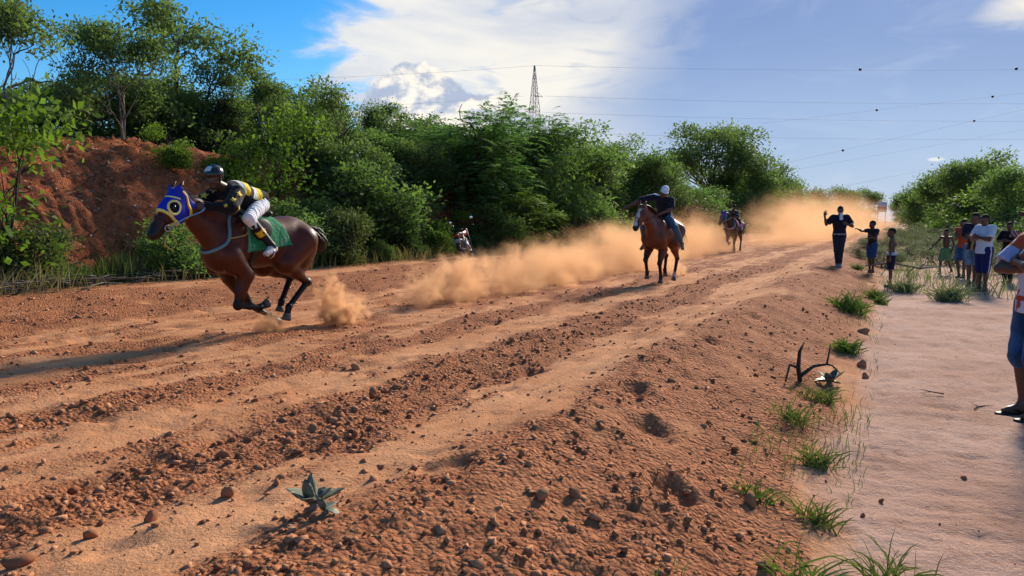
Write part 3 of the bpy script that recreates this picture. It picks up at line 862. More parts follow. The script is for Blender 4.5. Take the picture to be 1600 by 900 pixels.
def skin(vol, res, cut=None, lo=None, hi=None):
    """mesh arrays of a volume; cut(P, F) may trim the field"""
    F, axs, l = vol.grid(res, lo, hi)
    if cut is not None:
        P = np.stack(np.meshgrid(*axs, indexing='ij'), -1).astype(np.float32)
        F = cut(P, F)
    F[0], F[-1], F[:, 0], F[:, -1], F[:, :, 0], F[:, :, -1] = (np.maximum(x, res) for x in (F[0], F[-1], F[:, 0], F[:, -1], F[:, :, 0], F[:, :, -1]))
    return nets(F, l, res)

def merge(parts):
    vs, fs, n = [], [], 0
    for v, f in parts:
        vs.append(v); fs.append(f + n); n += len(v)
    return np.concatenate(vs), np.concatenate(fs)

def col_mat(name, rough=.7, spec=.25, bmp=.15, scale=60, sheen=0., var=.18):
    """colour comes from the mesh's own 'col' attribute (dye, coat or skin colour)"""
    m, nt, out = new_mat(name); c = coord(nt)
    n = noise(nt, c, scale * .25, 4, .6)
    base = attr(nt, 'col')
    col = mixc(nt, n.sm(.3, .75) * var * 2, base, mixc(nt, 1., base, (.6, .6, .6), 'MULTIPLY'))
    kw = {}
    if sheen: kw = {'Sheen Weight': sheen}
    principled(nt, out, col, rough, bump(nt, noise(nt, c, scale, 4, .6), bmp, .01), spec, 0., **kw)
    return m
def cloth_mat():
    m, nt, out = new_mat('cloth'); c = coord(nt)
    n = noise(nt, mapping(nt, c, (1, 1, .45)), 11, 4, .55, .6)
    base = attr(nt, 'col')
    col = mixc(nt, n.sm(.4, .75) * .22, base, mixc(nt, 1., base, (.7, .7, .7), 'MULTIPLY'))
    principled(nt, out, col, .85, bump(nt, n, .75, .035), .15, 0., **{'Sheen Weight': .1})
    return m
M_SKIN = col_mat('skin', .5, .4, .08, 90)
M_COAT = col_mat('horse_coat', .44, .26, .20, 45, .0, .35)
M_CLOTH = cloth_mat()
M_HAIR = col_mat('hair', .75, .2, .6, 200)
M_STRAP = col_mat('strap', .55, .3, .1, 80)
M_HOOF = simple_mat('hoof', (.10, .085, .07), .5, .3, .4, 20, .2)
M_BLACKHAIR = simple_mat('black_horsehair', (.012, .010, .009), .42, .5, .3, 60, .2)

def cobj(name, vf, color, mat, parent, smooth=True):
    v, f = vf
    col = color(v) if callable(color) else np.tile(np.array(color, float), (len(v), 1))
    return obj(name, mesh_np(name, v, f, mat, smooth, {'col': col}), parent)

def ribbon(pts, w, th=.004, vol=None, off=.006, n=40, nrm=None):
    """flat strap along points; if vol is given it hugs that body"""
    pts = np.asarray(pts, float)
    # resample with a Catmull-Rom spline
    q = np.r_[[2 * pts[0] - pts[1]], pts, [2 * pts[-1] - pts[-2]]]
    out = []
    seg = len(pts) - 1; per = max(2, n // seg)
    for i in range(seg):
        p0, p1, p2, p3 = q[i:i + 4]
        for t in np.linspace(0, 1, per, endpoint=False):
            out.append(.5 * ((2 * p1) + (-p0 + p2) * t + (2 * p0 - 5 * p1 + 4 * p2 - p3) * t * t + (-p0 + 3 * p1 - 3 * p2 + p3) * t ** 3))
    out.append(pts[-1]); c = np.array(out)
    if vol is not None:
        c = vol.project(c, off); N = vol.normal(c)
    else:
        N = np.tile(np.array([0, 0, 1.]) if nrm is None else np.asarray(nrm, float), (len(c), 1))
    d = unit(np.gradient(c, axis=0)); sdv = unit(np.cross(d, N)); N = np.cross(sdv, d)
    V = np.stack([c - sdv * w / 2 - N * th, c + sdv * w / 2 - N * th, c + sdv * w / 2 + N * th, c - sdv * w / 2 + N * th], 1)
    m = len(c); ii = np.arange(m * 4).reshape(m, 4)
    F = [np.stack([ii[:-1, a], ii[:-1, b], ii[1:, b], ii[1:, a]], -1) for a, b in ((0, 1), (1, 2), (2, 3), (3, 0))]
    F = np.concatenate(F + [ii[:1, ::-1], ii[-1:]])
    return V.reshape(-1, 3), F

def torus(c, ax, R, r, n=24, m=8, arc=1.):
    ax = unit(np.asarray(ax, float)); u = unit(np.cross(ax, [.3, .2, 1.])); w = np.cross(ax, u)
    a = np.arange(n) * 2 * math.pi / n
    ring = np.asarray(c) + R * (np.cos(a)[:, None] * u + np.sin(a)[:, None] * w)
    b = np.arange(m) * 2 * math.pi / m
    rd = np.cos(a)[:, None] * u + np.sin(a)[:, None] * w
    V = ring[:, None] + r * (np.cos(b)[None, :, None] * rd[:, None] + np.sin(b)[None, :, None] * ax)
    ii = np.arange(n * m).reshape(n, m)
    F = np.stack([ii, np.roll(ii, -1, 0), np.roll(np.roll(ii, -1, 0), -1, 1), np.roll(ii, -1, 1)], -1).reshape(-1, 4)
    return V.reshape(-1, 3), F

def star_decal(vol, center, normal_hint, size, rot=0., off=.006, pts=5, inner=.42):
    """five-pointed star lying on a body surface"""
    c = vol.project(np.array([center], float), off)[0]; N = vol.normal(c[None])[0]
    u = unit(np.cross(N, [.1, .3, 1.])); w = np.cross(N, u)
    a = rot + np.arange(pts * 2) * math.pi / pts; rr = np.where(np.arange(pts * 2) % 2 == 0, size, size * inner)
    P = np.r_[[c], c + rr[:, None] * (np.cos(a)[:, None] * u + np.sin(a)[:, None] * w)]
    P = vol.project(P, off); Nn = vol.normal(P)
    n = pts * 2
    V = np.r_[P, P - Nn * .004]
    F = [(0, 1 + i, 1 + (i + 1) % n, 1 + (i + 1) % n) for i in range(n)]
    top = [(0, 1 + i, 1 + (i + 1) % n) for i in range(n)]
    sid = []
    for i in range(n):
        a_, b_ = 1 + i, 1 + (i + 1) % n; k = n + 1
        sid += [(a_, a_ + k, b_ + k), (a_, b_ + k, b_)]
    return V, np.array(top + sid)
# ================================================================== horses
def smin_cut(F, G): return np.maximum(F, G)

def build_horse(name, label, loc, legs, coat, points, head_yaw=0., neck_dz=0., res=.013, blaze=False, socks=(), tail_dir=(-.9, 0, -.55), tail_len=.55, head_dir=(.69, -.73), dyaw=0., hood_holes=()):
    e = empty(name, loc, math.atan2(-TD[1], -TD[0]) + dyaw, label, 'horse', 'galloping race horses')
    v = Vol(.05)
    v.ell((.16, 0, 1.10), (.62, .255, .305)).ell((.56, 0, 1.08), (.33, .225, .33), .08)
    v.limb((.55, 0, 1.325), (.10, 0, 1.31), .085, .085, .10)
    v.ell((-.26, 0, 1.19), (.40, .23, .225), .10).ell((-.38, 0, 1.155), (.335, .245, .26), .08)
    v.ell((.74, 0, .98), (.16, .16, .20), .08)
    for sg in (-1, 1):
        v.ell((.60, sg * .145, 1.06), (.16, .10, .33), .022, [[.93, 0, .36], [0, 1, 0], [-.36, 0, .93]])
        v.ell((-.45, sg * .14, 1.0), (.225, .12, .30), .03)
        v.ell((-.26, sg * .17, 1.0), (.16, .095, .23), .025)
    # neck and head, turned by head_yaw about the base of the neck
    def tw(p, f=1.):
        p = np.array(p, float); p[2] += neck_dz * f
        b = np.array([.66, 0, 0]); a = head_yaw * f; c, s_ = math.cos(a), math.sin(a)
        q = p - b; return np.array([q[0] * c - q[1] * s_, q[0] * s_ + q[1] * c, q[2]]) + b
    yv = (np.array([0, 1., 0]), 1.45)
    v.limb((.50, 0, 1.31), tw((.88, 0, 1.47), .5), .125, .10, .08, yv); v.limb(tw((.88, 0, 1.47), .5), tw((1.19, 0, 1.625)), .105, .085, .05, yv)
    v.limb((.74, 0, 1.12), tw((.98, 0, 1.34), .5), .19, .135, .06, yv); v.limb(tw((.98, 0, 1.34), .5), tw((1.19, 0, 1.55)), .135, .10, .04, yv)
    hx = np.array([head_dir[0], 0, head_dir[1]]); hx = hx / np.linalg.norm(hx)
    hu = np.array([-hx[2], 0, hx[0]])          # up / front-of-face side
    pol = np.array([1.225, 0, 1.60])
    def hp(a, b, y=0.): return tw(pol + hx * a + hu * b + np.array([0, y, 0]))
    hv = Vol(.03)
    c_, s_ = math.cos(head_yaw), math.sin(head_yaw)
    lat = np.array([-s_, c_, 0.]); fx = np.array([hx[0] * c_, hx[0] * s_, hx[2]]); fu = np.array([hu[0] * c_, hu[0] * s_, hu[2]])
    hf = (lat, 1.12)
    hv.limb(hp(.0, .035), hp(.20, .03), .098, .088, .03, hf); hv.limb(hp(.20, .03), hp(.43, .015), .085, .058, .03, hf)
    hv.limb(hp(.43, .015), hp(.52, -.005), .062, .056, .03)
    hv.ell(hp(.12, -.065), (.135, .066, .11), .03, [fx, lat, fu])
    hv.limb(hp(.18, -.10), hp(.46, -.045), .045, .034, .03)
    hv.limb(hp(.46, -.048), hp(.505, -.05), .036, .03, .02)
    for sg in (-1, 1):
        hv.ell(hp(.50, .012, sg * .038), (.034, .022, .03), .02, [fx, lat, fu])
        hv.ell(hp(.17, .055, sg * .083), (.042, .022, .028), .015, [fx, lat, fu])
        hv.limb(hp(-.035, .105, sg * .05), hp(-.085, .125, sg * .065), .028, .024, .015); hv.limb(hp(-.085, .125, sg * .065), hp(-.155, .135, sg * .06), .024, .006, .01)
    # legs
    low = Vol(.02); hooves = []
    for i, (kind, y, J) in enumerate(legs):
        if kind == 'f':
            el_, kn, ft, ho = [np.array([a, y * (1.0 if n_ > 0 else 1.15), z]) for n_, (a, z) in enumerate(J)]
            v.limb((.70, y * 1.1, .97), el_, .125, .10, .05); v.limb(el_, kn, .092, .048, .03)
            fw_ = unit(kn - el_)
            v.limb(el_ + np.array([.03, 0, -.02]), el_ + (kn - el_) * .55 + np.array([.02, 0, 0]), .08, .055, .04)
            c0, r0 = kn, .051
        else:
            st, kn, ft, ho = [np.array([a, y * (1.0 if n_ > 0 else 1.25), z]) for n_, (a, z) in enumerate(J)]
            v.limb((-.46, y * 1.1, 1.12), st, .205, .135, .06); v.limb((-.54, y, 1.0), st + (kn - st) * .45, .13, .08, .06)
            v.limb(st, kn, .118, .044, .035)
            back = unit((kn - st)) * .055
            c0, r0 = kn, .048
            v.limb(kn, kn + back + np.array([-.01, 0, .01]), .045, .030, .02); low.limb(kn, kn + back, .045, .03)
        for V_ in (v, low):
            V_.ell(c0, (r0, r0, r0 * 1.15), .03)
            V_.limb(c0, ft, .040, .034, .02); V_.ell(ft, (.044,) * 3, .02)
            V_.limb(ft, ft + (ho - ft) * .55, .036, .042, .02)
        hooves.append((ft, ho, i))
    allv = Vol(.05); allv.p = v.p + hv.p
    # skin the animal in one continuous surface
    vf = skin(allv, res)
    coat = np.array(coat, float); points = np.array(points, float)
    def paint(P):
        d = low.ev(P); k = sstep(.07, .0, d)[:, None] if False else (1 - sstep(.0, .075, d))[:, None]
        c = coat * (1 - k) + points * k
        # darker muzzle and under-belly
        a = (P - tw(pol)) @ fx; b = hv.ev(P) < .03
        m = (sstep(.34, .46, a) * b)[:, None]; c = c * (1 - m) + np.array([.02, .017, .016]) * m
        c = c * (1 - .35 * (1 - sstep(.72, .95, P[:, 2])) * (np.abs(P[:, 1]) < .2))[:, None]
        if blaze:
            y = (P - tw(pol)) @ lat; u_ = (P - tw(pol)) @ fu
            m = ((np.abs(y) < .032 + .012 * np.sin(a * 30)) & (u_ > .03) & (a > .07) & (a < .5) & b)[:, None]
            c = np.where(m, np.array([.62, .6, .56]), c)
        for hc in hood_holes:
            m = (np.linalg.norm(P - hp(*hc), axis=1) < .072)[:, None]; c = np.where(m, np.array([.008, .007, .007]), c)
        for si in socks:
            ft, ho, _ = hooves[si]
            m = (np.linalg.norm(P - (ft + ho) / 2, axis=1) < .115)[:, None]; c = np.where(m, np.array([.5, .45, .4]), c)
        return c
    body = cobj('body', vf, paint, M_COAT, e)
    # hooves
    for ft, ho, i in hooves:
        ax = unit(ho - ft); p0 = ft + (ho - ft) * .50; p1 = ho + ax * .015
        g = Geo(); g.tube([p0, p0 + (p1 - p0) * .2, p1 - ax * .01, p1], [.040, .046, .060, .056], 8)
        obj('hoof', g.mesh('hoof', M_HOOF), e)
    # tail
    r = np.random.RandomState(hash(name) % 1000 if False else len(label))
    dock = np.array([-.69, 0, 1.24]); td_ = unit(np.array(tail_dir, float))
    g = Geo()
    for k in range(150):
        st_ = dock + r.normal(0, .02, 3); dd = unit(td_ + r.normal(0, .17, 3)); L = tail_len * r.uniform(.7, 1.15)
        pts = [st_ + dd * L * t + np.array([0, 0, -.30 * L * t * t]) + np.array([-.10 * math.sin(t * 3.1), 0, .12 * math.sin(t * 3.1)]) * L for t in np.linspace(0, 1, 6)]
        g.tube(pts, [.012, .015, .015, .012, .008, .002], 4)
    obj('tail', g.mesh('tail', M_BLACKHAIR), e)
    # mane
    g = Geo()
    for k in range(110):
        t = r.rand(); b = tw(np.array([.55 + .66 * t, 0, 1.425 + .275 * t]), t); sg = -1 if head_yaw >= 0 else 1
        L = r.uniform(.10, .2)
        pts = [b + np.array([-.25 * q - .02, sg * (.5 * q) * 1.0 + r.normal(0, .02) * q, .12 * math.sin(q * 2.6) - .25 * q * q]) * L * 1.6 for q in np.linspace(0, 1, 5)]
        g.tube(pts, [.010, .010, .009, .006, .002], 4)
    obj('mane', g.mesh('mane', M_BLACKHAIR), e)
    # eyes
    for sg in (-1, 1):
        g = Geo(); c = hp(.17, .055, sg * .098)
        g.add(*sphere(c, .021)); obj('eye', g.mesh('eye', M_EYE), e)
    return dict(e=e, vol=allv, trunk=v, head=hv, hp=hp, fx=fx, fu=fu, lat=lat, tw=tw, pol=tw(pol), body=body)

def sphere(c, r, n=10, m=8):
    th = np.linspace(0, math.pi, m + 1); ph = np.arange(n) * 2 * math.pi / n
    V = np.stack([np.outer(np.sin(th), np.cos(ph)), np.outer(np.sin(th), np.sin(ph)), np.outer(np.cos(th), np.ones(n))], -1)
    ii = np.arange((m + 1) * n).reshape(m + 1, n); jj = np.roll(ii, -1, 1)
    F = np.stack([ii[:-1], ii[1:], jj[1:], jj[:-1]], -1).reshape(-1, 4)
    return (np.asarray(c) + np.asarray(r) * V.reshape(-1, 3)), F
M_EYE = simple_mat('dark_eye', (.012, .009, .008), .1, .6, .1)
M_STEEL = simple_mat('steel', (.45, .45, .46), .3, .5, .1, metallic=1.)

BLUE, YEL, PALEBLUE = (.008, .022, .42), (.80, .60, .02), (.20, .42, .52)
# ---- the leading horse
LEAD_LEGS = [('f', .135, [(.49, .73), (.60, .385), (.265, .325), (.145, .36)]),
             ('f', -.135, [(.42, .70), (.17, .33), (-.17, .155), (-.29, .065)]),
             ('h', .14, [(-.13, .84), (-.557, .575), (-.215, .285), (-.165, .135)]),
             ('h', -.14, [(-.10, .80), (-.56, .64), (-.375, .325), (-.34, .21)])]
H1 = build_horse('horse', 'bay horse galloping in front with blue hood and green saddle cloth', (-3.05, 9.25, .18), LEAD_LEGS, (.095, .021, .008), (.010, .008, .008), res=.012, tail_dir=(-.9, 0, -.35), tail_len=.34, hood_holes=((.165, .045, .10), (.165, .045, -.10)))
def dress_lead(H):
    e, vol, hv, hp = H['e'], H['vol'], H['head'], H['hp']
    fx, fu, lat, pol = H['fx'], H['fu'], H['lat'], H['pol']
    # hood with eye holes
    outer = hv.copy(.020); outer.limb((1.0, 0, 1.47), (1.2, 0, 1.6), .12, .10, .05, (np.array([0, 1., 0]), 1.4))
    holes = [hp(.165, .045, .10), hp(.165, .045, -.10)]
    def axial(P): return (P - pol) @ fx, (P - pol) @ fu, (P - pol) @ lat
    def front(a, u): return a - (.27 + .55 * (u - .03) * -1.0 * 0 + .25 * (u)) 
    def cut(P, F):
        a, u, y = axial(P)
        F = np.maximum(F, a - (.268 + .12 * u)); F = np.maximum(F, -.06 - a); F = np.maximum(F, -(u + .16))
        for h in holes:
            F = np.maximum(F, .060 - np.linalg.norm(P - h, axis=-1))
        for sg in (-1, 1):
            F = np.maximum(F, .038 - np.linalg.norm(P - hp(-.06, .12, sg * .05), axis=-1))
        return F
    def paint(P):
        a, u, y = axial(P)
        c = np.tile(np.array(BLUE), (len(P), 1))
        m = (a - (.268 + .12 * u)) > -.024
        for h in holes: m |= np.abs(np.linalg.norm(P - h, axis=-1) - .072) < .0115
        m |= (np.abs(a - .055 - .5 * (u - .07)) < .009) & (u > .055)
        c[m] = (.80, .74, .18)
        return c
    cobj('hood', skin(outer, .006, cut, hp(.1, 0) - .32, hp(.1, 0) + .32), paint, M_STRAP, e)
    # bridle straps in yellow, bit ring
    for sg in (1, -1):
        g = [ribbon([hp(-.03, .12, sg * .03), hp(-.03, .02, sg * .11), hp(.03, -.10, sg * .09), hp(.05, -.17, sg * .03)], .03, .005, vol, .016)]
        g.append(ribbon([hp(.07, -.165, sg * .02), hp(.18, -.13, sg * .06), hp(.36, -.05, sg * .07)], .036, .004, vol, .012))
        cobj('bridle', merge(g), (.80, .50, .02), M_STRAP, e)
        g = Geo().add(*torus(hp(.385, -.045, sg * .078), lat, .034, .006)); obj('bit_ring', g.mesh('bit_ring', M_STEEL), e)
        cobj('noseband', ribbon([hp(.33, .06, sg * .01), hp(.335, .03, sg * .07), hp(.33, -.05, sg * .07), hp(.33, -.10, sg * .01)], .022, .004, vol, .008), (.03, .03, .03), M_STRAP, e)
    # reins: pale blue from the bit, along the neck to the hands
    cobj('rein', ribbon([hp(.385, -.05, .085), (1.27, .13, 1.40), (1.08, .15, 1.47), (.98, .10, 1.53)], .026, .004), PALEBLUE, M_STRAP, e)
    cobj('rein', ribbon([hp(.385, -.05, -.085), (1.27, -.13, 1.40), (1.08, -.15, 1.47), (.98, -.08, 1.53)], .026, .004), PALEBLUE, M_STRAP, e)
    # hanging loop below the chin
    c = hp(.44, -.09)
    g = Geo().tube([c + np.array([-.02, .03, 0]), c + np.array([0, .03, -.10]), c + np.array([-.07, .03, -.155]), c + np.array([-.15, .03, -.10]), hp(.36, -.10, .03)], [.008] * 5, 6)
    cobj('lead_strap', merge([(g.v[0], g.f[0])]), (.55, .38, .10), M_STRAP, e)
    # breast collar
    for sg in (1, -1):
        cobj('breast_collar', ribbon([(.62, sg * .04, 1.42), (.70, sg * .16, 1.33), (.745, sg * .2, 1.18), (.80, sg * .17, 1.09), (.92, sg * .08, 1.02), (.96, sg * .0, 1.0)], .036, .004, vol, .010), (.13, .24, .27), M_STRAP, e)
        cobj('breast_collar', ribbon([(.745, sg * .2, 1.17), (.63, sg * .24, 1.19), (.53, sg * .26, 1.22), (.46, sg * .22, 1.30)], .016, .004, vol, .010), (.42, .27, .08), M_STRAP, e)
    # saddle cloth
    sh = H['trunk'].copy(.022)
    def ccut(P, F):
        x, y, z = P[..., 0], P[..., 1], P[..., 2]
        F = np.maximum(F, x - (.52 + .10 * (1.05 - z))); F = np.maximum(F, -.02 - .42 * (1.43 - z) - x)
        F = np.maximum(F, (1.00 + (.5 - x) * .10) - z)
        return F
    def cpaint(P):
        x, z = P[:, 0], P[:, 2]
        c = np.tile(np.array((.012, .21, .085)), (len(P), 1))
        ed = np.minimum(x - (-.02 - .42 * (1.43 - z)), z - (1.0 + (.5 - x) * .1))
        c[(ed > .018) & (ed < .032)] = (.05, .26, .14)
        c[np.abs(x - (.12 - .42 * (1.43 - z))) < .009] = (.005, .08, .035)
        r2 = np.hypot(x + .04, z - 1.12); c[np.abs(r2 - .042) < .008] = (.09, .30, .19); c[(r2 < .022)] = (.09, .30, .19)
        r2 = np.hypot(x - .47, z - 1.07); c[np.abs(r2 - .032) < .008] = (.09, .30, .19)
        c[np.abs(x - .515 - .10 * (1.05 - z)) < .016] = (.10, .30, .18)
        return c
    cobj('saddle_cloth', skin(sh, .012, ccut, np.array([-.4, -.5, .9]), np.array([.75, .5, 1.6])), cpaint, M_CLOTH, e)
    sv = Vol(.04); sv.limb((.40, 0, 1.40), (.08, 0, 1.40), .085, .10, flat=(np.array([0, 0, 1.]), 1.5)); sv.ell((.46, 0, 1.44), (.06, .09, .05)); sv.ell((.02, 0, 1.46), (.07, .13, .045))
    for sg in (1, -1): sv.ell((.30, sg * .25, 1.26), (.16, .035, .14))
    cobj('saddle', skin(sv, .015), (.016, .013, .012), M_STRAP, e)
    # girth and stirrups
    for sg in (1, -1):
        cobj('girth', ribbon([(.40, sg * .28, 1.05), (.41, sg * .26, .92), (.42, sg * .14, .78), (.42, 0, .74)], .09, .005, vol, .012), (.02, .018, .016), M_STRAP, e)
        cobj('stirrup_leather', ribbon([(.32, sg * .30, 1.28), (.30, sg * .34, 1.15), (.29, sg * .36, 1.03)], .025, .004, None, nrm=(0, 1, 0)), (.02, .018, .016), M_STRAP, e)
        g = Geo().add(*torus((.285, sg * .365, .985), (1, 0, .3), .055, .009)); obj('stirrup', g.mesh('stirrup', M_STEEL), e)
dress_lead(H1)
# ================================================================== people
def A(*v): return np.array(v, float)
SKIN = A(.11, .055, .035)
def build_person(name, label, J, h, loc, yaw, wear, res=.014, skin_c=SKIN, cat='person', group=None, bulk=1., hair=True, face_dir=None, face_up=None, hand_pose=None, root_z=None, child=False):
    """J: joints in the person's frame (x ahead, y left, z up); wear: list of clothing dicts"""
    e = empty(name, loc, yaw, label, cat, group)
    u = h / 1.75
    hs = (1.12 if child else 1.) * u            # head scale
    v = Vol(.035 * u)
    pel, che, nek = J['pel'], J['che'], J['nek']
    up = unit(che - pel); shl = unit(J['shL'] - J['shR']); fw = unit(np.cross(shl, up)); 
    hpl = unit(J['hiL'] - J['hiR']); hfw = unit(np.cross(hpl, up))
    B = bulk
    v.ell(pel + up * .02 * u, A(.105, .155, .12) * u * B, .05 * u, [hfw, hpl, np.cross(hfw, hpl)])
    v.limb(pel + up * .06 * u, che - up * .08 * u, .118 * u * B, .125 * u * B, .06 * u, (fw, 1.25))
    v.ell(che, A(.108, .158, .17) * u * B, .06 * u, [fw, shl, np.cross(fw, shl)])
    v.limb(J['shL'] - shl * .03 * u, J['shR'] + shl * .03 * u, .062 * u * B, .062 * u * B, .05 * u)
    for sd_ in 'LR':
        sh, el_, wr = J['sh' + sd_], J['el' + sd_], J['wr' + sd_]
        v.limb(sh, el_, .052 * u * B, .040 * u * B, .03 * u); v.ell(sh, A(1, 1, 1) * .060 * u * B, .03 * u)
        v.limb(el_, el_ + (wr - el_) * .35, .040 * u * B, .041 * u * B, .02 * u); v.limb(el_ + (wr - el_) * .3, wr, .041 * u * B, .027 * u, .02 * u)
        hi, kn, an = J['hi' + sd_], J['kn' + sd_], J['an' + sd_]
        v.limb(hi, kn, .086 * u * B, .056 * u * B, .05 * u)
        cb = -unit(np.cross(np.cross(kn - hi, an - kn) + hpl * 1e-4, an - kn)); back = -hfw
        v.limb(kn, an, .052 * u * B, .036 * u, .02 * u); v.limb(kn + (an - kn) * .15 + back * .012 * u, kn + (an - kn) * .5 + back * .018 * u, .052 * u * B, .044 * u * B, .03 * u)
    parts = []
    # feet
    fv = Vol(.02 * u)
    for sd_ in 'LR':
        an = J['an' + sd_]; fd = J.get('ft' + sd_, hfw); fd = unit(fd); fdn = J.get('fn' + sd_, A(0, 0, -1))
        lo_ = an + fdn * .058 * u
        v.limb(an, lo_ - fd * .035 * u + -fdn * .012 * u, .038 * u, .036 * u, .02 * u)
        v.limb(lo_ - fd * .03 * u - fdn * .012 * u, lo_ + fd * .13 * u - fdn * .002 * u, .036 * u, .026 * u, .02 * u)
        v.limb(an - fdn * .0, lo_ + fd * .10 * u, .036 * u, .026 * u, .03 * u)
        v.limb(lo_ + fd * .10 * u, lo_ + fd * .17 * u, .030 * u, .018 * u, .02 * u)
    v.limb(che + up * .14 * u, nek, .062 * u, .052 * u, .03 * u)
    headc = J['head']
    fd = unit(face_dir if face_dir is not None else fw); hu_ = unit(headc - nek) if face_up is None else unit(face_up); hl = unit(np.cross(hu_, fd)); hu_ = np.cross(fd, hl)
    v.limb(nek, headc - hu_ * .05 * hs, .054 * u, .054 * u, .02 * u)
    parts.append(skin(v, res))
    ax = [fd, hl, hu_]
    def hd(x, y, z): return headc + (fd * x + hl * y + hu_ * z) * hs
    k = Vol(.022 * hs)
    k.ell(hd(-.008, 0, .030), A(.097, .076, .092) * hs, .02, ax); k.ell(hd(.020, 0, -.045), A(.068, .060, .075) * hs, .03 * hs, ax)
    k.ell(hd(.058, 0, -.088), A(.032, .034, .026) * hs, .03 * hs, ax)
    k.limb(hd(.082, 0, .012), hd(.100, 0, -.026), .010 * hs, .015 * hs, .015 * hs); k.ell(hd(.092, 0, -.032), A(.014, .021, .011) * hs, .010 * hs, ax)
    k.ell(hd(.080, 0, -.058), A(.014, .026, .008) * hs, .008 * hs, ax); k.ell(hd(.078, 0, -.071), A(.014, .024, .008) * hs, .008 * hs, ax)
    k.ell(hd(.078, 0, .030), A(.018, .052, .012) * hs, .014 * hs, ax)
    for sg in (-1, 1):
        k.ell(hd(-.008, sg * .077, -.005), A(.022, .010, .032) * hs, .008 * hs, ax); k.ell(hd(.064, sg * .040, -.030), A(.024, .024, .022) * hs, .02 * hs, ax)
        k.ell(hd(.074, sg * .031, .008), A(.012, .016, .010) * hs, .006 * hs, ax)
    k.limb(headc - hu_ * .07 * hs - fd * .02 * hs, nek, .050 * u, .05 * u, .02 * u)
    parts.append(skin(k, max(.0065, res * .55)))
    # hands
    hres = max(.0055, res * .5); hands = {}
    for sd_ in 'LR':
        wr, el_ = J['wr' + sd_], J['el' + sd_]; sg = 1 if sd_ == 'L' else -1
        hp_ = (hand_pose or {}).get(sd_, {})
        hd_ = unit(hp_.get('dir', wr - el_)); pn = hp_.get('palm', -sg * shl); pn = unit(pn - hd_ * (pn @ hd_)); sdv = np.cross(pn, hd_) * sg   # towards the thumb
        curl = hp_.get('curl', .35); q = Vol(.010 * u)
        q.limb(wr - hd_ * .02 * u, wr + hd_ * .02 * u, .026 * u, .026 * u)
        q.ell(wr + hd_ * .052 * u, A(.052, .042, .016) * u, .012 * u, [hd_, sdv, pn])
        for i in range(4):
            o = (1.5 - i) * .0205 * u; Lf = (.074, .084, .078, .060)[i] * u; sp = (1.5 - i) * .05
            b = wr + hd_ * (.088 - .005 * abs(i - 1.3)) * u + sdv * o; a = 0.; p = b; d_ = unit(hd_ + sdv * sp)
            for j, fr in enumerate((.45, .30, .25)):
                a += curl * (1.0 if j else .7); dj = unit(d_ * math.cos(a) + pn * math.sin(a)); p2 = p + dj * Lf * fr
                q.limb(p, p2, (.0092 - .0008 * j) * u, (.0086 - .0010 * j) * u, .004 * u); p = p2
        t0 = wr + hd_ * .03 * u + sdv * .030 * u; t1 = t0 + unit(hd_ * .75 + sdv * .65 + pn * .3) * .042 * u; t2 = t1 + unit(hd_ * .95 + sdv * .2 + pn * (.25 + curl * .6)) * .034 * u
        q.limb(t0, t1, .014 * u, .0105 * u, .01 * u); q.limb(t1, t2, .0105 * u, .008 * u, .004 * u)
        parts.append(skin(q, hres)); hands[sd_] = (wr + hd_ * .07 * u, hd_, pn)
    eyeL, eyeR, mo = hd(.082, .031, .010), hd(.082, -.031, .010), hd(.09, 0, -.0645)
    def paint(P):
        c = np.tile(skin_c, (len(P), 1))
        for q in (eyeL, eyeR):
            d = P - q; y = d @ hl; z = d @ hu_; x = d @ fd
            near = (np.abs(x) < .03 * hs)
            w = near & ((y / (.017 * hs)) ** 2 + (z / (.008 * hs)) ** 2 < 1); c[w] = A(.45, .42, .38)
            w = near & (np.hypot(y, z) < .0085 * hs); c[w] = A(.01, .008, .007)
            w = near & (np.abs(z - .022 * hs) < .005 * hs) & (np.abs(y) < .022 * hs); c[w] = skin_c * .3
        d = P - mo; w = (np.abs(d @ hl) < .024 * hs) & (np.abs(d @ hu_) < .011 * hs) & (np.abs(d @ fd) < .03 * hs); c[w] = skin_c * A(.85, .6, .6)
        return c
    cobj('body', merge(parts), paint, M_SKIN, e)
    if hair:
        q = Vol(.01); q.ell(hd(-.012, 0, .034), A(.101, .081, .096) * hs, .02, ax)
        def hcut(P, F):
            w = P - headc; x = w @ fd / hs; z = w @ hu_ / hs; y = np.abs(w @ hl) / hs
            F = np.maximum(F, (.048 - z + np.clip(-x, -.09, .0) * .0 + np.where(x < .01, (x - .01) * 1.6, 0.) ) * .6 * hs)
            F = np.maximum(F, (.012 - z + np.where(x < -.03, (x + .03) * 1.2, 0.)) * .7 * hs)
            return F
        cobj('hair', skin(q, max(.007, res * .6), hcut), (.012, .010, .009), M_HAIR, e)
    D = dict(e=e, J=J, u=u, hs=hs, vol=v, head=k, hd=hd, ax=ax, fw=fw, shl=shl, up=up, hands=hands, hfw=hfw, hpl=hpl)
    for w in wear: w(D, res)
    return D

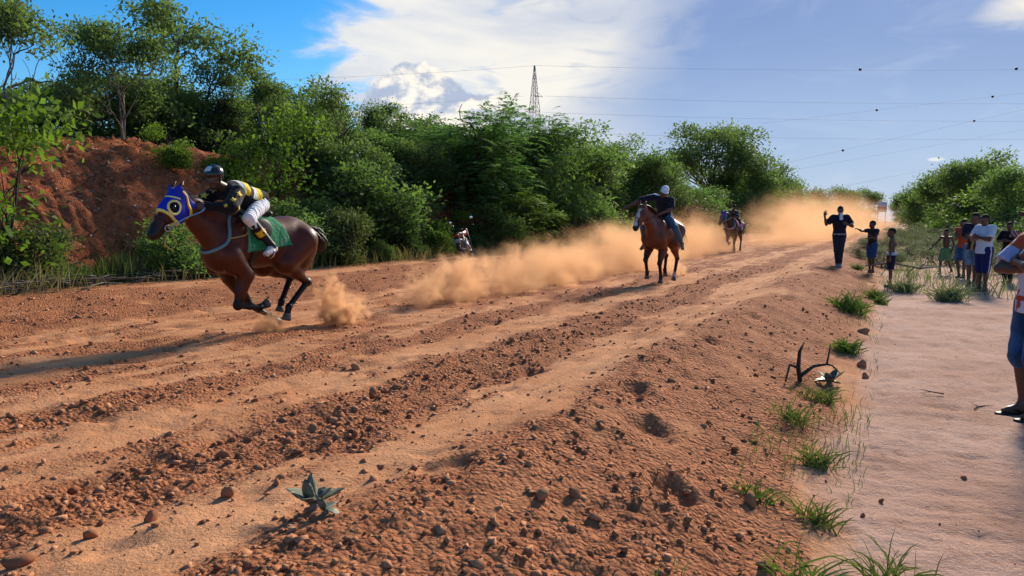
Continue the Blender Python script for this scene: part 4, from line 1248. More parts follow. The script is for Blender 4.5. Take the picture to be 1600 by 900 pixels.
# ---- clothing
def shirt(color, sleeve=.75, hem=.02, neck=.0, loose=.014, name='shirt', long=False, wrinkle=.006):
    """sleeve: share of the upper arm (or >1: also of the forearm) it covers; hem: metres below the pelvis point"""
    def f(D, res):
        J, u, up, fw, shl = D['J'], D['u'], D['up'], D['fw'], D['shl']
        q = Vol(.05 * u); g = loose
        pel, che = J['pel'], J['che']
        q.ell(che, A(.115, .168, .175) * u + g, .05 * u, [fw, shl, np.cross(fw, shl)])
        q.limb(pel - up * (hem + .05), che, .158 * u + g, .125 * u + g, .06 * u, (fw, 1.14))
        q.limb(J['shL'] - shl * .02 * u, J['shR'] + shl * .02 * u, .064 * u + g * .6, .064 * u + g * .6, .05 * u)
        for s in 'LR':
            sh, el_, wr = J['sh' + s], J['el' + s], J['wr' + s]
            k = min(sleeve, 1.); q.limb(sh, sh + (el_ - sh) * (k + .15 * (sleeve < 1)), .062 * u + g * .6, .060 * u + g, .03 * u)
            if sleeve > 1: q.limb(el_, el_ + (wr - el_) * (sleeve - 1), .048 * u + g * .7, .034 * u + g * .6, .03 * u)
        nk = J['nek']
        def cut(P, F):
            w = P - pel; F = F + wrinkle * np.sin(P[..., 2] * 38 + P[..., 0] * 25 + 3 * np.sin(P[..., 1] * 21)) * .5
            F = np.maximum(F, -(w @ up + hem))
            hole = np.linalg.norm(P - (nk + up * (.015 * u + neck)), axis=-1) - .070 * u
            F = np.maximum(F, -hole)
            if sleeve < 1:
                for s in 'LR':
                    sh, el_ = J['sh' + s], J['el' + s]; d = unit(el_ - sh); L = np.linalg.norm(el_ - sh)
                    a = (P - sh) @ d; rr = np.linalg.norm(P - sh - a[..., None] * d, axis=-1)
                    F = np.where(rr < .10 * u, np.maximum(F, a - L * sleeve), F)
            return F
        c = (lambda P: color(P, D)) if callable(color) else color
        D['shirt_vol'] = q
        return cobj(name, skin(q, res, cut), c, M_CLOTH, D['e'])
    return f

def legwear(color, length=1.0, loose=.012, name='trousers', waist=.06, taper=.0, flare=.0):
    """length: 0..1 of the thigh, 1..2 adds the shin"""
    def f(D, res):
        J, u, up = D['J'], D['u'], D['up']; g = loose
        q = Vol(.04 * u); pel = J['pel']
        q.ell(pel + up * .01 * u, A(.112, .160, .125) * u + g, .05 * u, [D['hfw'], D['hpl'], np.cross(D['hfw'], D['hpl'])])
        for s in 'LR':
            hi, kn, an = J['hi' + s], J['kn' + s], J['an' + s]
            k = min(length, 1.); q.limb(hi, hi + (kn - hi) * (k + (.12 if length < 1 else 0)), .094 * u + g, (.094 - .034 * k) * u + g + flare, .03 * u)
            if length > 1: q.limb(kn, kn + (an - kn) * (length - 1 + .06), .060 * u + g, (.050 - .008 * (length - 1)) * u + g * .8 + flare - taper, .02 * u)
        def cut(P, F):
            F = F + .004 * np.sin(P[..., 2] * 46 + 4 * np.sin(P[..., 0] * 30 + P[..., 1] * 17))
            F = F if waist is None else np.maximum(F, (P - pel) @ up - waist)
            for s in 'LR':
                hi, kn, an = J['hi' + s], J['kn' + s], J['an' + s]
                a_, b_ = (hi, kn) if length <= 1 else (kn, an)
                d = unit(b_ - a_); L = np.linalg.norm(b_ - a_); t = (P - a_) @ d
                rr = np.linalg.norm(P - a_ - t[..., None] * d, axis=-1); ll = L * (length if length <= 1 else length - 1)
                F = np.where((rr < .17 * u) & (t > L * .3), np.maximum(F, t - ll), F)
            return F
        c = (lambda P: color(P, D)) if callable(color) else color
        D['leg_vol'] = q
        return cobj(name, skin(q, res, cut), c, M_CLOTH, D['e'])
    return f

def shoes(color, sole=(.02, .02, .02), thick=.010, name='shoe', high=0.):
    def f(D, res):
        J, u = D['J'], D['u']
        for s in 'LR':
            an = J['an' + s]; fd = unit(J.get('ft' + s, D['hfw'])); fn = J.get('fn' + s, A(0, 0, -1)); lo_ = an + fn * .058 * u; kn = J['kn' + s]
            q = Vol(.02 * u)
            q.limb(an, lo_ - fd * .035 * u - fn * .012 * u, .042 * u + thick, .040 * u + thick); q.limb(lo_ - fd * .03 * u - fn * .012 * u, lo_ + fd * .15 * u - fn * .004 * u, .038 * u + thick, .028 * u + thick)
            q.limb(an, lo_ + fd * .11 * u, .036 * u + thick, .03 * u + thick)
            if high: q.limb(an, an + (kn - an) * high, .046 * u, .060 * u)
            top = an + (unit(kn - an) * (.03 * u if not high else np.linalg.norm(kn - an) * high))
            def cut(P, F):
                F = np.maximum(F, (P - lo_) @ fn - .030 * u); return np.maximum(F, (P - top) @ unit(kn - an))
            def paint(P):
                c = np.tile(A(*color), (len(P), 1)); c[(P - lo_) @ fn > .018 * u] = sole; return c
            cobj(name, skin(q, max(.008, res * .7), cut), paint, M_STRAP, D['e'])
    return f

def sandals(color):
    def f(D, res):
        J, u = D['J'], D['u']
        for s in 'LR':
            an = J['an' + s]; fd = unit(J.get('ft' + s, D['hfw'])); lo_ = an + A(0, 0, -.058 * u); sd_ = np.cross(A(0, 0, 1), fd)
            q = Vol(.01); zz = (A(0, 0, 1), 3.2)
            q.limb(lo_ - fd * .06 * u + A(0, 0, -.028 * u), lo_ + fd * .19 * u + A(0, 0, -.028 * u), .040 * u, .046 * u, flat=zz)
            parts = [skin(q, .007)]
            t = lo_ + fd * .13 * u + A(0, 0, -.012 * u)
            for sg in (-1, 1):
                parts.append(ribbon([t, lo_ + fd * .09 * u + sd_ * sg * .038 * u + A(0, 0, .012 * u), lo_ + fd * .03 * u + sd_ * sg * .046 * u + A(0, 0, -.014 * u)], .016, .004))
            cobj('sandal', merge(parts), color, M_STRAP, D['e'])
    return f

def cap(color, peak_color=None, brim=.085, name='cap', tilt=0.):
    def f(D, res):
        hd, hs, ax = D['hd'], D['hs'], D['ax']
        q = Vol(.01); q.ell(hd(-.010, 0, .046), A(.108, .090, .095) * hs, .01, ax)
        def cut(P, F): return np.maximum(F, (.035 * hs - (P - hd(0, 0, 0)) @ ax[2] ) + .12 * ((P - hd(0, 0, 0)) @ ax[0]))
        crown = skin(q, .008, cut)
        n = 14; a = np.linspace(-1.25, 1.25, n); V = []
        for zz in (.004, -.004):
            for rr in (0, 1):
                for t in a:
                    x = math.cos(t) * .098 + rr * brim * max(0, math.cos(t * .9)); y = math.sin(t) * (.086 + rr * .012)
                    V.append(hd(x, y, .050 + zz - rr * (.012 + .018 * (y / .09) ** 2) + tilt * rr))
        V = np.array(V); ii = np.arange(4 * n).reshape(4, n)
        F = [np.stack([ii[p, :-1], ii[p, 1:], ii[r_, 1:], ii[r_, :-1]], -1) for p, r_ in ((0, 1), (3, 2), (1, 3), (2, 0))]
        cp = cobj(name, crown, color, M_CLOTH, D['e']); cobj('peak', (V, np.concatenate(F)), peak_color or color, M_CLOTH, cp)
    return f

def helmet(D, res):
    hd, hs, ax = D['hd'], D['hs'], D['ax']
    q = Vol(.01); q.ell(hd(-.012, 0, .045), A(.128, .108, .112) * hs, .01, ax)
    def cut(P, F):
        w = P - hd(0, 0, 0); x = w @ ax[0]; z = w @ ax[2]
        F = np.maximum(F, (.030 * hs - z) - np.clip(-x - .0, -.0, .1) * .9); return F
    def paint(P):
        w = P - hd(0, 0, 0); c = np.tile(A(.012, .013, .015), (len(P), 1))
        m = (w @ ax[0] > .025) & (w @ ax[2] > .10) & (np.abs(w @ ax[1] + .01) < .05); c[m] = A(.6, .62, .65); return c
    m_ = MATS.get('helmet_shell') or col_mat('helmet_shell', .22, .5, .0, 20)
    hm = cobj('helmet', skin(q, .008, cut), paint, m_, D['e'])
    for sg in (1, -1):
        cobj('chin_strap', ribbon([hd(.0, sg * .098, .03), hd(.015, sg * .082, -.05), hd(.05, sg * .03, -.125), hd(.055, 0, -.13)], .018, .004, None, nrm=ax[0]), (.03, .03, .03), M_STRAP, hm)

def stand(h, spread=.09, lean=(0, 0), hipshift=0., torso_fwd=0., shw=.190):
    """default standing joints, feet on z = 0"""
    u = h / 1.75; J = {}
    J['pel'] = A(0, hipshift, .96) * u
    J['che'] = A(torso_fwd * .6, lean[1] * .6 + hipshift, 1.27) * u; J['nek'] = A(torso_fwd, lean[1] + hipshift * .5, 1.485) * u; J['head'] = A(torso_fwd + .025, lean[1], 1.62) * u
    for s, g in (('L', 1), ('R', -1)):
        J['hi' + s] = A(0, g * .088 + hipshift, .92) * u; J['an' + s] = A(0, g * spread, .085) * u; J['kn' + s] = A(.015, g * (.088 + spread) / 2 + hipshift * .4, .50) * u
        J['sh' + s] = A(torso_fwd * .9, g * shw + lean[1] * .9 + hipshift * .5, 1.425) * u
        J['el' + s] = J['sh' + s] + A(-.03, g * .05, -.29) * u; J['wr' + s] = J['el' + s] + A(.06, g * .0, -.25) * u
    return J
def face(px_dir): return math.atan2(px_dir[1], px_dir[0])

# ---------------------------------------------------------------- riders
HX = math.atan2(-TD[1], -TD[0])
JR = {'pel': A(.13, 0, 1.60), 'che': A(.43, 0, 1.69), 'nek': A(.64, 0, 1.765), 'head': A(.775, .02, 1.855),
      'shL': A(.58, .18, 1.70), 'shR': A(.60, -.17, 1.70), 'elL': A(.80, .29, 1.52), 'elR': A(.82, -.26, 1.52), 'wrL': A(.985, .10, 1.53), 'wrR': A(.99, -.08, 1.53),
      'hiL': A(.16, .10, 1.56), 'hiR': A(.16, -.10, 1.56), 'knL': A(.56, .31, 1.40), 'knR': A(.56, -.31, 1.40), 'anL': A(.27, .365, 1.075), 'anR': A(.27, -.365, 1.075),
      'ftL': A(.85, .18, -.25), 'ftR': A(.85, -.18, -.25), 'fnL': A(-.25, 0, -.97), 'fnR': A(-.25, 0, -.97)}
def jersey(P, D):
    J = D['J']; c = np.tile(A(.010, .010, .013), (len(P), 1))
    a = (P - J['pel']) @ D['up']; bk = -(P - J['pel']) @ D['fw']
    arm = np.minimum(np.abs((P - J['shL']) @ D['shl']), 9) ; y = np.abs(P[:, 1])
    tor = y < .205
    for lo, hi, cc in ((.02, .075, (.010, .010, .013)), (.075, .15, (.90, .66, .01)), (.15, .22, (.75, .75, .74)), (.22, .29, (.010, .010, .013)), (.29, .36, (.90, .66, .01)), (.36, .42, (.75, .75, .74))):
        m = tor & (a > lo) & (a <= hi) & (bk > -.03); c[m] = cc
    m = tor & (a > .06) & (a <= .12) & (bk <= -.03); c[m] = (.80, .52, .02)
    return c
def rider_boots(D, res):
    J, u = D['J'], D['u']
    for s in 'LR':
        kn, an = J['kn' + s], J['an' + s]; d = an - kn
        q = Vol(.02); q.limb(kn + d * .20, an, .060, .046)
        fd = unit(J['ft' + s]); fn = J['fn' + s]; lo_ = an + fn * .05
        q.limb(an, lo_ - fd * .03, .045, .042)
        n = unit(d); L = np.linalg.norm(d)
        def paint(P):
            t = ((P - kn) @ n) / L; c = np.tile(A(.010, .010, .012), (len(P), 1)); c[(t > .42) & (t < .60)] = A(.75, .46, .02); return c
        cobj('boot', skin(q, .010, lambda P, F: np.maximum(F, L * .17 - (P - kn) @ n)), paint, M_STRAP, D['e'])
        q2 = Vol(.02); q2.limb(lo_ - fd * .03, lo_ + fd * .14, .045, .034); q2.limb(an, lo_ + fd * .09, .042, .034)
        cobj('shoe', skin(q2, .010), (.55, .55, .54), M_STRAP, D['e'])
        sg = 1 if s == 'L' else -1
        cobj('star_patch', star_decal(q, kn + d * .51 + A(.0, sg * .06, .0), None, .030, .4, .005), (.010, .010, .012), M_STRAP, D['e'], False)
def sleeve_stars(D, res):
    q = D['shirt_vol']; J = D['J']; e = D['e']
    def on(arm, t, dx=0., dz=0., side='L'):
        a, b, w = J['sh' + side], J['el' + side], J['wr' + side]; p = a + (b - a) * t if t <= 1 else b + (w - b) * (t - 1); sg = 1 if side == 'L' else -1
        return p + A(dx + .03, sg * .07, dz + .015)
    for c, s, r in ((on(0, .30), .055, .2), (on(0, .75, .02, .02), .042, .9), (on(0, .85, -.03, -.05), .040, .5), (on(0, 1.25), .032, .1), (A(.70, -.10, 1.74), .05, .5), (A(.76, -.17, 1.66), .06, 1.1), (on(0, .5, .05, .0, 'R'), .045, .3)):
        cobj('star', star_decal(q, c, None, s, r, .009), (.72, .52, .06), M_CLOTH, e, False)
build_person('person', 'jockey in black helmet and black-yellow star jersey crouched on the leading horse', JR, 1.66, (-3.05, 9.25, .18), HX,
             [shirt(jersey, 1.85, .03, loose=.032), legwear((.72, .73, .76), 1.30, .010, 'breeches', None), rider_boots, helmet, sleeve_stars], res=.011, hair=False, face_dir=A(.93, .12, -.30), hand_pose={'L': dict(curl=.9, palm=A(0, -1, 0), dir=A(.9, -.3, .0)), 'R': dict(curl=.9, palm=A(0, 1, 0), dir=A(.9, .3, 0))}, group='riders')
# ---- second horse and its rider
LEGS2 = [('f', .135, [(.50, .74), (.66, .44), (.56, .14), (.60, .02)]), ('f', -.135, [(.52, .76), (.80, .52), (.68, .24), (.70, .11)]),
         ('h', .14, [(-.12, .86), (-.60, .50), (-.42, .15), (-.36, .02)]), ('h', -.14, [(-.14, .84), (-.66, .56), (-.58, .22), (-.62, .10)])]
H2_LOC, H2_DY = (3.40, 16.75, .19), rad(-2)
H2 = build_horse('horse', 'chestnut horse with white blaze galloping second, ridden in jeans', H2_LOC, LEGS2, (.150, .040, .016), (.030, .016, .011), head_yaw=-.10, neck_dz=-.02, res=.016, blaze=True, socks=(2,), dyaw=H2_DY, tail_dir=(-.9, 0, -.6))
def bridle(H, color, reins):
    hp, vol, e = H['hp'], H['vol'], H['e']
    for sg in (1, -1):
        g = [ribbon([hp(-.03, .11, sg * .02), hp(.02, .03, sg * .1), hp(.14, -.05, sg * .09), hp(.385, -.045, sg * .07)], .022, .005, vol, .008),
             ribbon([hp(.30, .07, 0), hp(.31, .03, sg * .07), hp(.30, -.07, sg * .06), hp(.29, -.12, 0)], .022, .005, vol, .008), ribbon([hp(.07, .13, 0), hp(.05, .07, sg * .09), hp(.02, .03, sg * .1)], .02, .005, vol, .008)]
        cobj('bridle', merge(g), color, M_STRAP, e)
        cobj('rein', ribbon([hp(.385, -.05, sg * .08), hp(.1, -.2, sg * .12), reins + A(0, sg * .05, 0)], .018, .004), color, M_STRAP, e)
bridle(H2, (.20, .13, .08), A(.74, .06, 1.47))
J2 = {'pel': A(.02, .02, 1.50), 'che': A(.26, .06, 1.74), 'nek': A(.42, .10, 1.92), 'head': A(.53, .17, 1.985),
      'shL': A(.36, .28, 1.80), 'shR': A(.41, -.10, 1.88), 'elL': A(.50, .33, 1.62), 'wrL': A(.72, .12, 1.50), 'elR': A(.42, -.44, 1.80), 'wrR': A(.46, -.72, 1.66),
      'hiL': A(.05, .11, 1.44), 'hiR': A(.05, -.08, 1.44), 'knL': A(.34, .37, 1.20), 'knR': A(.34, -.36, 1.20), 'anL': A(.04, .43, .86), 'anR': A(.06, -.42, .84),
      'ftL': A(.8, .35, -.45), 'ftR': A(.8, -.3, -.45), 'fnL': A(-.4, 0, -.9), 'fnR': A(-.4, 0, -.9)}
def back_white(P, D):
    c = np.tile(A(.012, .014, .028), (len(P), 1)); w = P - D['J']['che']
    c[((w @ D['fw']) < -.05) | ((w @ D['shl'] < -.03) & (w @ D['up'] > .10) & (w @ D['fw'] < .02))] = A(.55, .58, .64); return c
build_person('person', 'rider in white cap, dark shirt and blue jeans with one arm flung out', J2, 1.70, H2_LOC, HX + H2_DY,
             [shirt(back_white, .95, .03, loose=.018), legwear((.055, .115, .19), 1.85, .012, 'jeans', None), shoes((.28, .20, .12)), cap((.74, .76, .82))], res=.015, hair=False,
             face_dir=A(.85, .22, -.38), hand_pose={'R': dict(curl=.95, palm=A(0, 0, -1)), 'L': dict(curl=.95, palm=A(0, -1, 0))}, group='riders')
g = Geo(); g.tube([(.44, -.70, 1.64), (.47, -.80, 1.60), (.52, -.98, 1.48), (.54, -1.05, 1.38)], [.011, .010, .006, .003], 6)
wh = empty('riding_whip', H2_LOC, HX + H2_DY, 'thin dark whip in the outstretched hand of the white-capped rider', 'whip')
obj('whip_shaft', g.mesh('whip_shaft', simple_mat('whip_leather', (.09, .035, .025), .6)), wh)

# ---- third horse and its rider
LEGS3 = [('f', .135, [(.50, .74), (.62, .40), (.50, .12), (.52, .02)]), ('f', -.135, [(.50, .74), (.74, .50), (.46, .34), (.36, .40)]),
         ('h', .14, [(-.12, .86), (-.62, .54), (-.50, .18), (-.50, .05)]), ('h', -.14, [(-.10, .84), (-.58, .52), (-.40, .15), (-.36, .02)])]
H3_LOC, H3_DY = (9.9, 33.2, .18), rad(-3)
H3 = build_horse('horse', 'dark bay horse with purple hood galloping third, half hidden in dust', H3_LOC, LEGS3, (.055, .022, .014), (.012, .010, .009), head_yaw=-.30, neck_dz=.02, res=.020, dyaw=H3_DY)
def dress3(H):
    hp, vol, e, hv, pol, fx, fu = H['hp'], H['vol'], H['e'], H['head'], H['pol'], H['fx'], H['fu']
    def cut(P, F):
        a = (P - pol) @ fx; u_ = (P - pol) @ fu
        F = np.maximum(F, a - (.30 + .5 * u_)); F = np.maximum(F, -.10 - a)
        for sg in (1, -1): F = np.maximum(F, .045 - np.linalg.norm(P - hp(.165, .045, sg * .10), axis=-1))
        return F
    def paint(P):
        a = (P - pol) @ fx; c = np.tile(A(.085, .020, .26), (len(P), 1)); c[a > .16] = A(.010, .018, .10); return c
    cobj('hood', skin(hv.copy(.025), .012, cut), paint, M_STRAP, e)
    cobj('cheek_strap', ribbon([hp(0, .05, .1), hp(.1, -.05, .11), hp(.2, -.12, .07)], .06, .006, vol, .03), (.02, .30, .34), M_STRAP, e)
    for sg in (1, -1):
        cobj('breast_collar', ribbon([(.60, sg * .05, 1.42), (.70, sg * .17, 1.30), (.80, sg * .2, 1.12), (.93, sg * .1, 1.03), (.96, 0, 1.01)], .05, .006, vol, .012), (.36, .36, .40), M_STRAP, e)
    sh = H['trunk'].copy(.025)
    cobj('saddle_cloth', skin(sh, .018, lambda P, F: np.maximum(np.maximum(np.maximum(F, P[..., 0] - .45), -.35 - P[..., 0]), 1.10 - P[..., 2])), (.42, .13, .30), M_CLOTH, e)
    cobj('rein', ribbon([hp(.385, -.05, .08), hp(.1, -.15, .2), A(.74, .10, 1.52)], .03, .005), (.5, .5, .5), M_STRAP, e)
dress3(H3)
J3 = {k: v.copy() for k, v in JR.items()}
for k in ('pel', 'che', 'nek', 'head', 'shL', 'shR'): J3[k] = J3[k] + A(-.05 if k != 'pel' else 0, .05, .04)
J3['head'] = J3['head'] + A(-.02, .06, .05)
build_person('person', 'jockey in dark patterned shirt bent low on the third horse', J3, 1.66, H3_LOC, HX + H3_DY,
             [shirt(lambda P, D: np.where((np.sin(P[:, 0] * 60) * np.sin(P[:, 1] * 50) > .55)[:, None], A(.35, .32, .36), A(.018, .016, .022)), .9, .03, loose=.02), legwear((.03, .028, .03), 1.4, .01, 'breeches', None), shoes((.42, .40, .42), high=.5)], res=.018,
             face_dir=A(.9, .2, -.35), hand_pose={'L': dict(curl=.9), 'R': dict(curl=.9)}, group='riders')

# ---------------------------------------------------------------- bystanders
BY = 'people watching beside the track'
def to_cam(x, y, turn=0.): return math.atan2(-y, -x) + turn
def at(x, y, dz=0.): return (x, y, gz(x, y) + dz)
def denim(base):
    b = A(*base)
    def f(P, D):
        k = .5 + .8 * fbm2(P[:, 1] * 9 + P[:, 0] * 5, P[:, 2] * 6, 3); return b * (.6 + .8 * np.clip(k, 0, 1)[:, None])
    return f
# person on the ridge of loose soil, one hand up
u = 1.68 / 1.75; J = stand(1.68, .05)
J['elR'] = J['shR'] + A(.03, -.17, -.20) * u; J['wrR'] = J['elR'] + A(.06, -.06, .24) * u
J['elL'] = J['shL'] + A(.02, .14, -.25) * u; J['wrL'] = J['elL'] + A(.20, -.18, .06) * u
J['anR'] = J['anR'] + A(-.05, .03, 0); J['anL'] = J['anL'] + A(.08, -.02, 0); J['knL'] = J['knL'] + A(.06, -.02, 0)
def trim_navy(P, D):
    c = np.tile(A(.010, .012, .024), (len(P), 1)); z = (P - D['J']['pel']) @ D['up']
    m = (z < .005) & (z > -.03) & (np.sin(P[:, 1] * 190) > -.3); c[m] = A(.5, .5, .5)
    w = P - D['J']['elL']; m = np.abs((P - D['J']['shL']) @ unit(D['J']['elL'] - D['J']['shL']) - .20) < .014; c[m & (P[:, 1] > .16)] = A(.3, .3, .3); return c
D1 = build_person('person', 'person in navy T-shirt and dark jeans on the dirt ridge with one hand raised', J, 1.68, at(8.94, 20.39, -.02), to_cam(8.94, 20.39, .15),
             [shirt(trim_navy, .8, .07, loose=.030), legwear((.018, .022, .036), 1.95, .010, 'jeans'), shoes((.30, .28, .26), (.4, .38, .36))], res=.015, skin_c=SKIN * .7, hand_pose={'R': dict(palm=A(1, 0, 0), curl=.08, dir=A(.05, .1, 1)), 'L': dict(palm=A(-1, 0, 0), curl=.4)}, group=BY)
rag = empty('white_rag', at(8.94, 20.39, -.02), to_cam(8.94, 20.39, .15), 'small white rag hanging from the mouth of the person with raised hand', 'rag')
hd = D1['hd']; p0 = hd(.10, 0, -.07)
cobj('cloth', ribbon([p0, p0 + A(.03, .01, -.05), p0 + A(.04, .0, -.12), p0 + A(.045, .015, -.19)], .085, .006, None, nrm=(1, .2, .25)), (.62, .66, .74), M_CLOTH, rag)
# boy pointing
u = 1.45 / 1.75; J = stand(1.45, .06)
J['elR'] = J['shR'] + A(.22, -.06, -.02) * u; J['wrR'] = J['elR'] + A(.20, .03, .07) * u
J['elL'] = J['shL'] + A(.12, .04, -.22) * u; J['wrL'] = J['elL'] + A(.24, -.04, -.03) * u
def camo(P, D):
    n = np.sin(P[:, 0] * 31 + 2 * np.sin(P[:, 2] * 23)) + np.sin(P[:, 2] * 37 + P[:, 1] * 29); c = np.tile(A(.018, .014, .016), (len(P), 1)); c[n > .6] = A(.085, .062, .055); return c
build_person('person', 'boy in dark mottled shirt and blue shorts stretching his arm towards the race', J, 1.45, at(9.96, 20.62), math.atan2(-.12, -1) + .25,
             [shirt(camo, .55, .05, loose=.006), legwear((.016, .05, .17), .95, .016, 'shorts')], res=.015, skin_c=SKIN * .6, child=True, bulk=.88, hand_pose={'R': dict(palm=A(0, 0, -1), curl=.7), 'L': dict(palm=A(0, 0, 1), curl=.3)}, group=BY)
# shirtless boy, hand on hip
u = 1.38 / 1.75; J = stand(1.38, .07)
J['elR'] = J['shR'] + A(-.10, -.20, -.17) * u; J['wrR'] = J['elR'] + A(.10, .17, -.15) * u
J['elL'] = J['shL'] + A(.02, .05, -.28) * u
def navy_band(P, D):
    c = np.tile(A(.008, .010, .030), (len(P), 1)); z = (P - D['J']['pel']) @ D['up']; c[z > .0] = A(.48, .50, .58); c[(z < -.26) & (np.abs(P[:, 1] - .04) < .03)] = A(.5, .5, .55); return c
build_person('person', 'shirtless boy with hand on hip in navy shorts with white waistband', J, 1.38, at(8.84, 17.35), math.atan2(.25, -1) - .25,
             [legwear(navy_band, .92, .022, 'shorts', .065)], res=.014, child=True, bulk=.82, skin_c=SKIN * .85, face_dir=A(.95, .25, 0), hand_pose={'R': dict(dir=A(.6, .3, -.6), curl=.4)}, group=BY)
# shirtless child walking
u = 1.32 / 1.75; J = stand(1.32, .10, torso_fwd=.02)
J['elR'] = J['shR'] + A(.08, -.14, -.22) * u; J['wrR'] = J['elR'] + A(.14, -.10, -.17) * u
J['elL'] = J['shL'] + A(-.05, .08, -.27) * u; J['wrL'] = J['elL'] + A(.06, -.04, -.23) * u
J['knL'] = J['knL'] + A(.05, .02, .01); J['anL'] = J['anL'] + A(-.16, .03, .05); J['knR'] = J['knR'] + A(.12, -.01, .02); J['anR'] = J['anR'] + A(.10, -.02, 0)
build_person('person', 'shirtless child in light green shorts walking across the path', J, 1.32, at(12.68, 21.77), to_cam(12.68, 21.77, -.45),
             [legwear((.10, .22, .085), .98, .028, 'shorts', .06)], res=.016, child=True, bulk=.82, skin_c=SKIN * .85, hand_pose={}, group=BY)
# orange vest, partly hidden
u = 1.60 / 1.75; J = stand(1.60, .07); J['elR'] = J['shR'] + A(.06, .0, -.28) * u; J['wrR'] = J['elR'] + A(.18, .14, .06) * u
J['knR'] = J['knR'] + A(.08, 0, 0)
build_person('person', 'youth in orange-red vest and denim shorts leaning out behind the tall navy-shirted youth', J, 1.60, at(12.30, 20.35), to_cam(12.3, 20.3, -.55),
             [shirt((.40, .065, .022), .12, .05, loose=.012, name='vest'), legwear(denim((.05, .11, .21)), .98, .02, 'shorts')], res=.016, bulk=.92, group=BY)
# tall youth navy with yellow stripe
u = 1.76 / 1.75; J = stand(1.76, .08); J['elR'] = J['shR'] + A(.04, -.02, -.28) * u; J['wrR'] = J['elR'] + A(.17, .20, .02) * u; J['elL'] = J['shL'] + A(.05, .03, -.28) * u; J['wrL'] = J['elL'] + A(.18, -.18, .05) * u
def navy_yel(P, D):
    c = np.tile(A(.012, .014, .030), (len(P), 1)); y = (P - D['J']['che']) @ D['shl']; c[(np.abs(y - .03 - .15 * (P[:, 2] - 1.1)) < .022) & ((P - D['J']['che']) @ D['fw'] > -.03)] = A(.35, .24, .06); return c
build_person('person', 'tall youth in navy shirt with yellow stripe and faded denim shorts', J, 1.76, at(11.0, 17.75), to_cam(11., 17.7, -.35),
             [shirt(navy_yel, .85, .08, loose=.02), legwear(denim((.10, .17, .26)), .98, .024, 'shorts'), sandals((.02, .02, .022))], res=.015, bulk=.95, face_dir=A(.9, -.35, 0), group=BY)
# hidden one
J = stand(1.68, .07)
build_person('person', 'youth in dark red shirt mostly hidden between the navy and the white shirts', J, 1.68, at(11.55, 18.45), to_cam(11.5, 18.5, -.5),
             [shirt((.16, .022, .022), .8, .06, loose=.015), legwear((.02, .02, .03), .95, .02, 'shorts')], res=.018, bulk=.92, group=BY)
# white shirt, arms crossed
u = 1.70 / 1.75; J = stand(1.70, .08); J['elR'] = J['shR'] + A(.10, -.05, -.26) * u; J['wrR'] = J['elR'] + A(.12, .22, .04) * u; J['elL'] = J['shL'] + A(.12, .04, -.25) * u; J['wrL'] = J['elL'] + A(.10, -.22, .06) * u
def navy_side(P, D):
    c = np.tile(A(.010, .014, .085), (len(P), 1)); c[(np.abs(P[:, 0] - .02) < .014) & (np.abs(P[:, 1]) > .09)] = A(.45, .47, .6); return c
build_person('person', 'youth in pale T-shirt and navy shorts standing with folded arms', J, 1.70, at(10.42, 16.45), to_cam(10.4, 16.4, -.75),
             [shirt((.50, .56, .66), .8, .10, loose=.034), legwear(navy_side, 1.02, .030, 'shorts'), sandals((.05, .03, .025))], res=.014, bulk=1.02, hand_pose={'L': dict(curl=.3, palm=A(-1, 0, 0)), 'R': dict(curl=.3, palm=A(-1, 0, 0))}, group=BY)
# person in black behind
u = 1.52 / 1.75; J = stand(1.52, .07); J['elR'] = J['shR'] + A(.09, -.06, -.25) * u; J['wrR'] = J['elR'] + A(.16, .16, .03) * u; J['elL'] = J['shL'] + A(.09, .05, -.26) * u; J['wrL'] = J['elL'] + A(.14, -.18, .04) * u
def black_red(P, D):
    c = np.tile(A(.010, .010, .012), (len(P), 1)); w = P - D['J']['shL']; m = (P[:, 1] > .05) & (P[:, 2] > 1.14) ; c[m & (np.sin(P[:, 1] * 70 + P[:, 2] * 60) > .0)] = A(.33, .05, .03); c[m & (np.sin(P[:, 1] * 70 + P[:, 2] * 60) < -.5)] = A(.5, .48, .46); return c
build_person('person', 'person dressed in black just left of the man in the dark cap', J, 1.52, at(12.40, 18.60), to_cam(12.4, 18.6, -.4),
             [shirt(black_red, .9, .04, loose=.016), legwear((.010, .010, .012), 1.95, .014)], res=.017, bulk=.95, skin_c=SKIN * .8, group=BY)
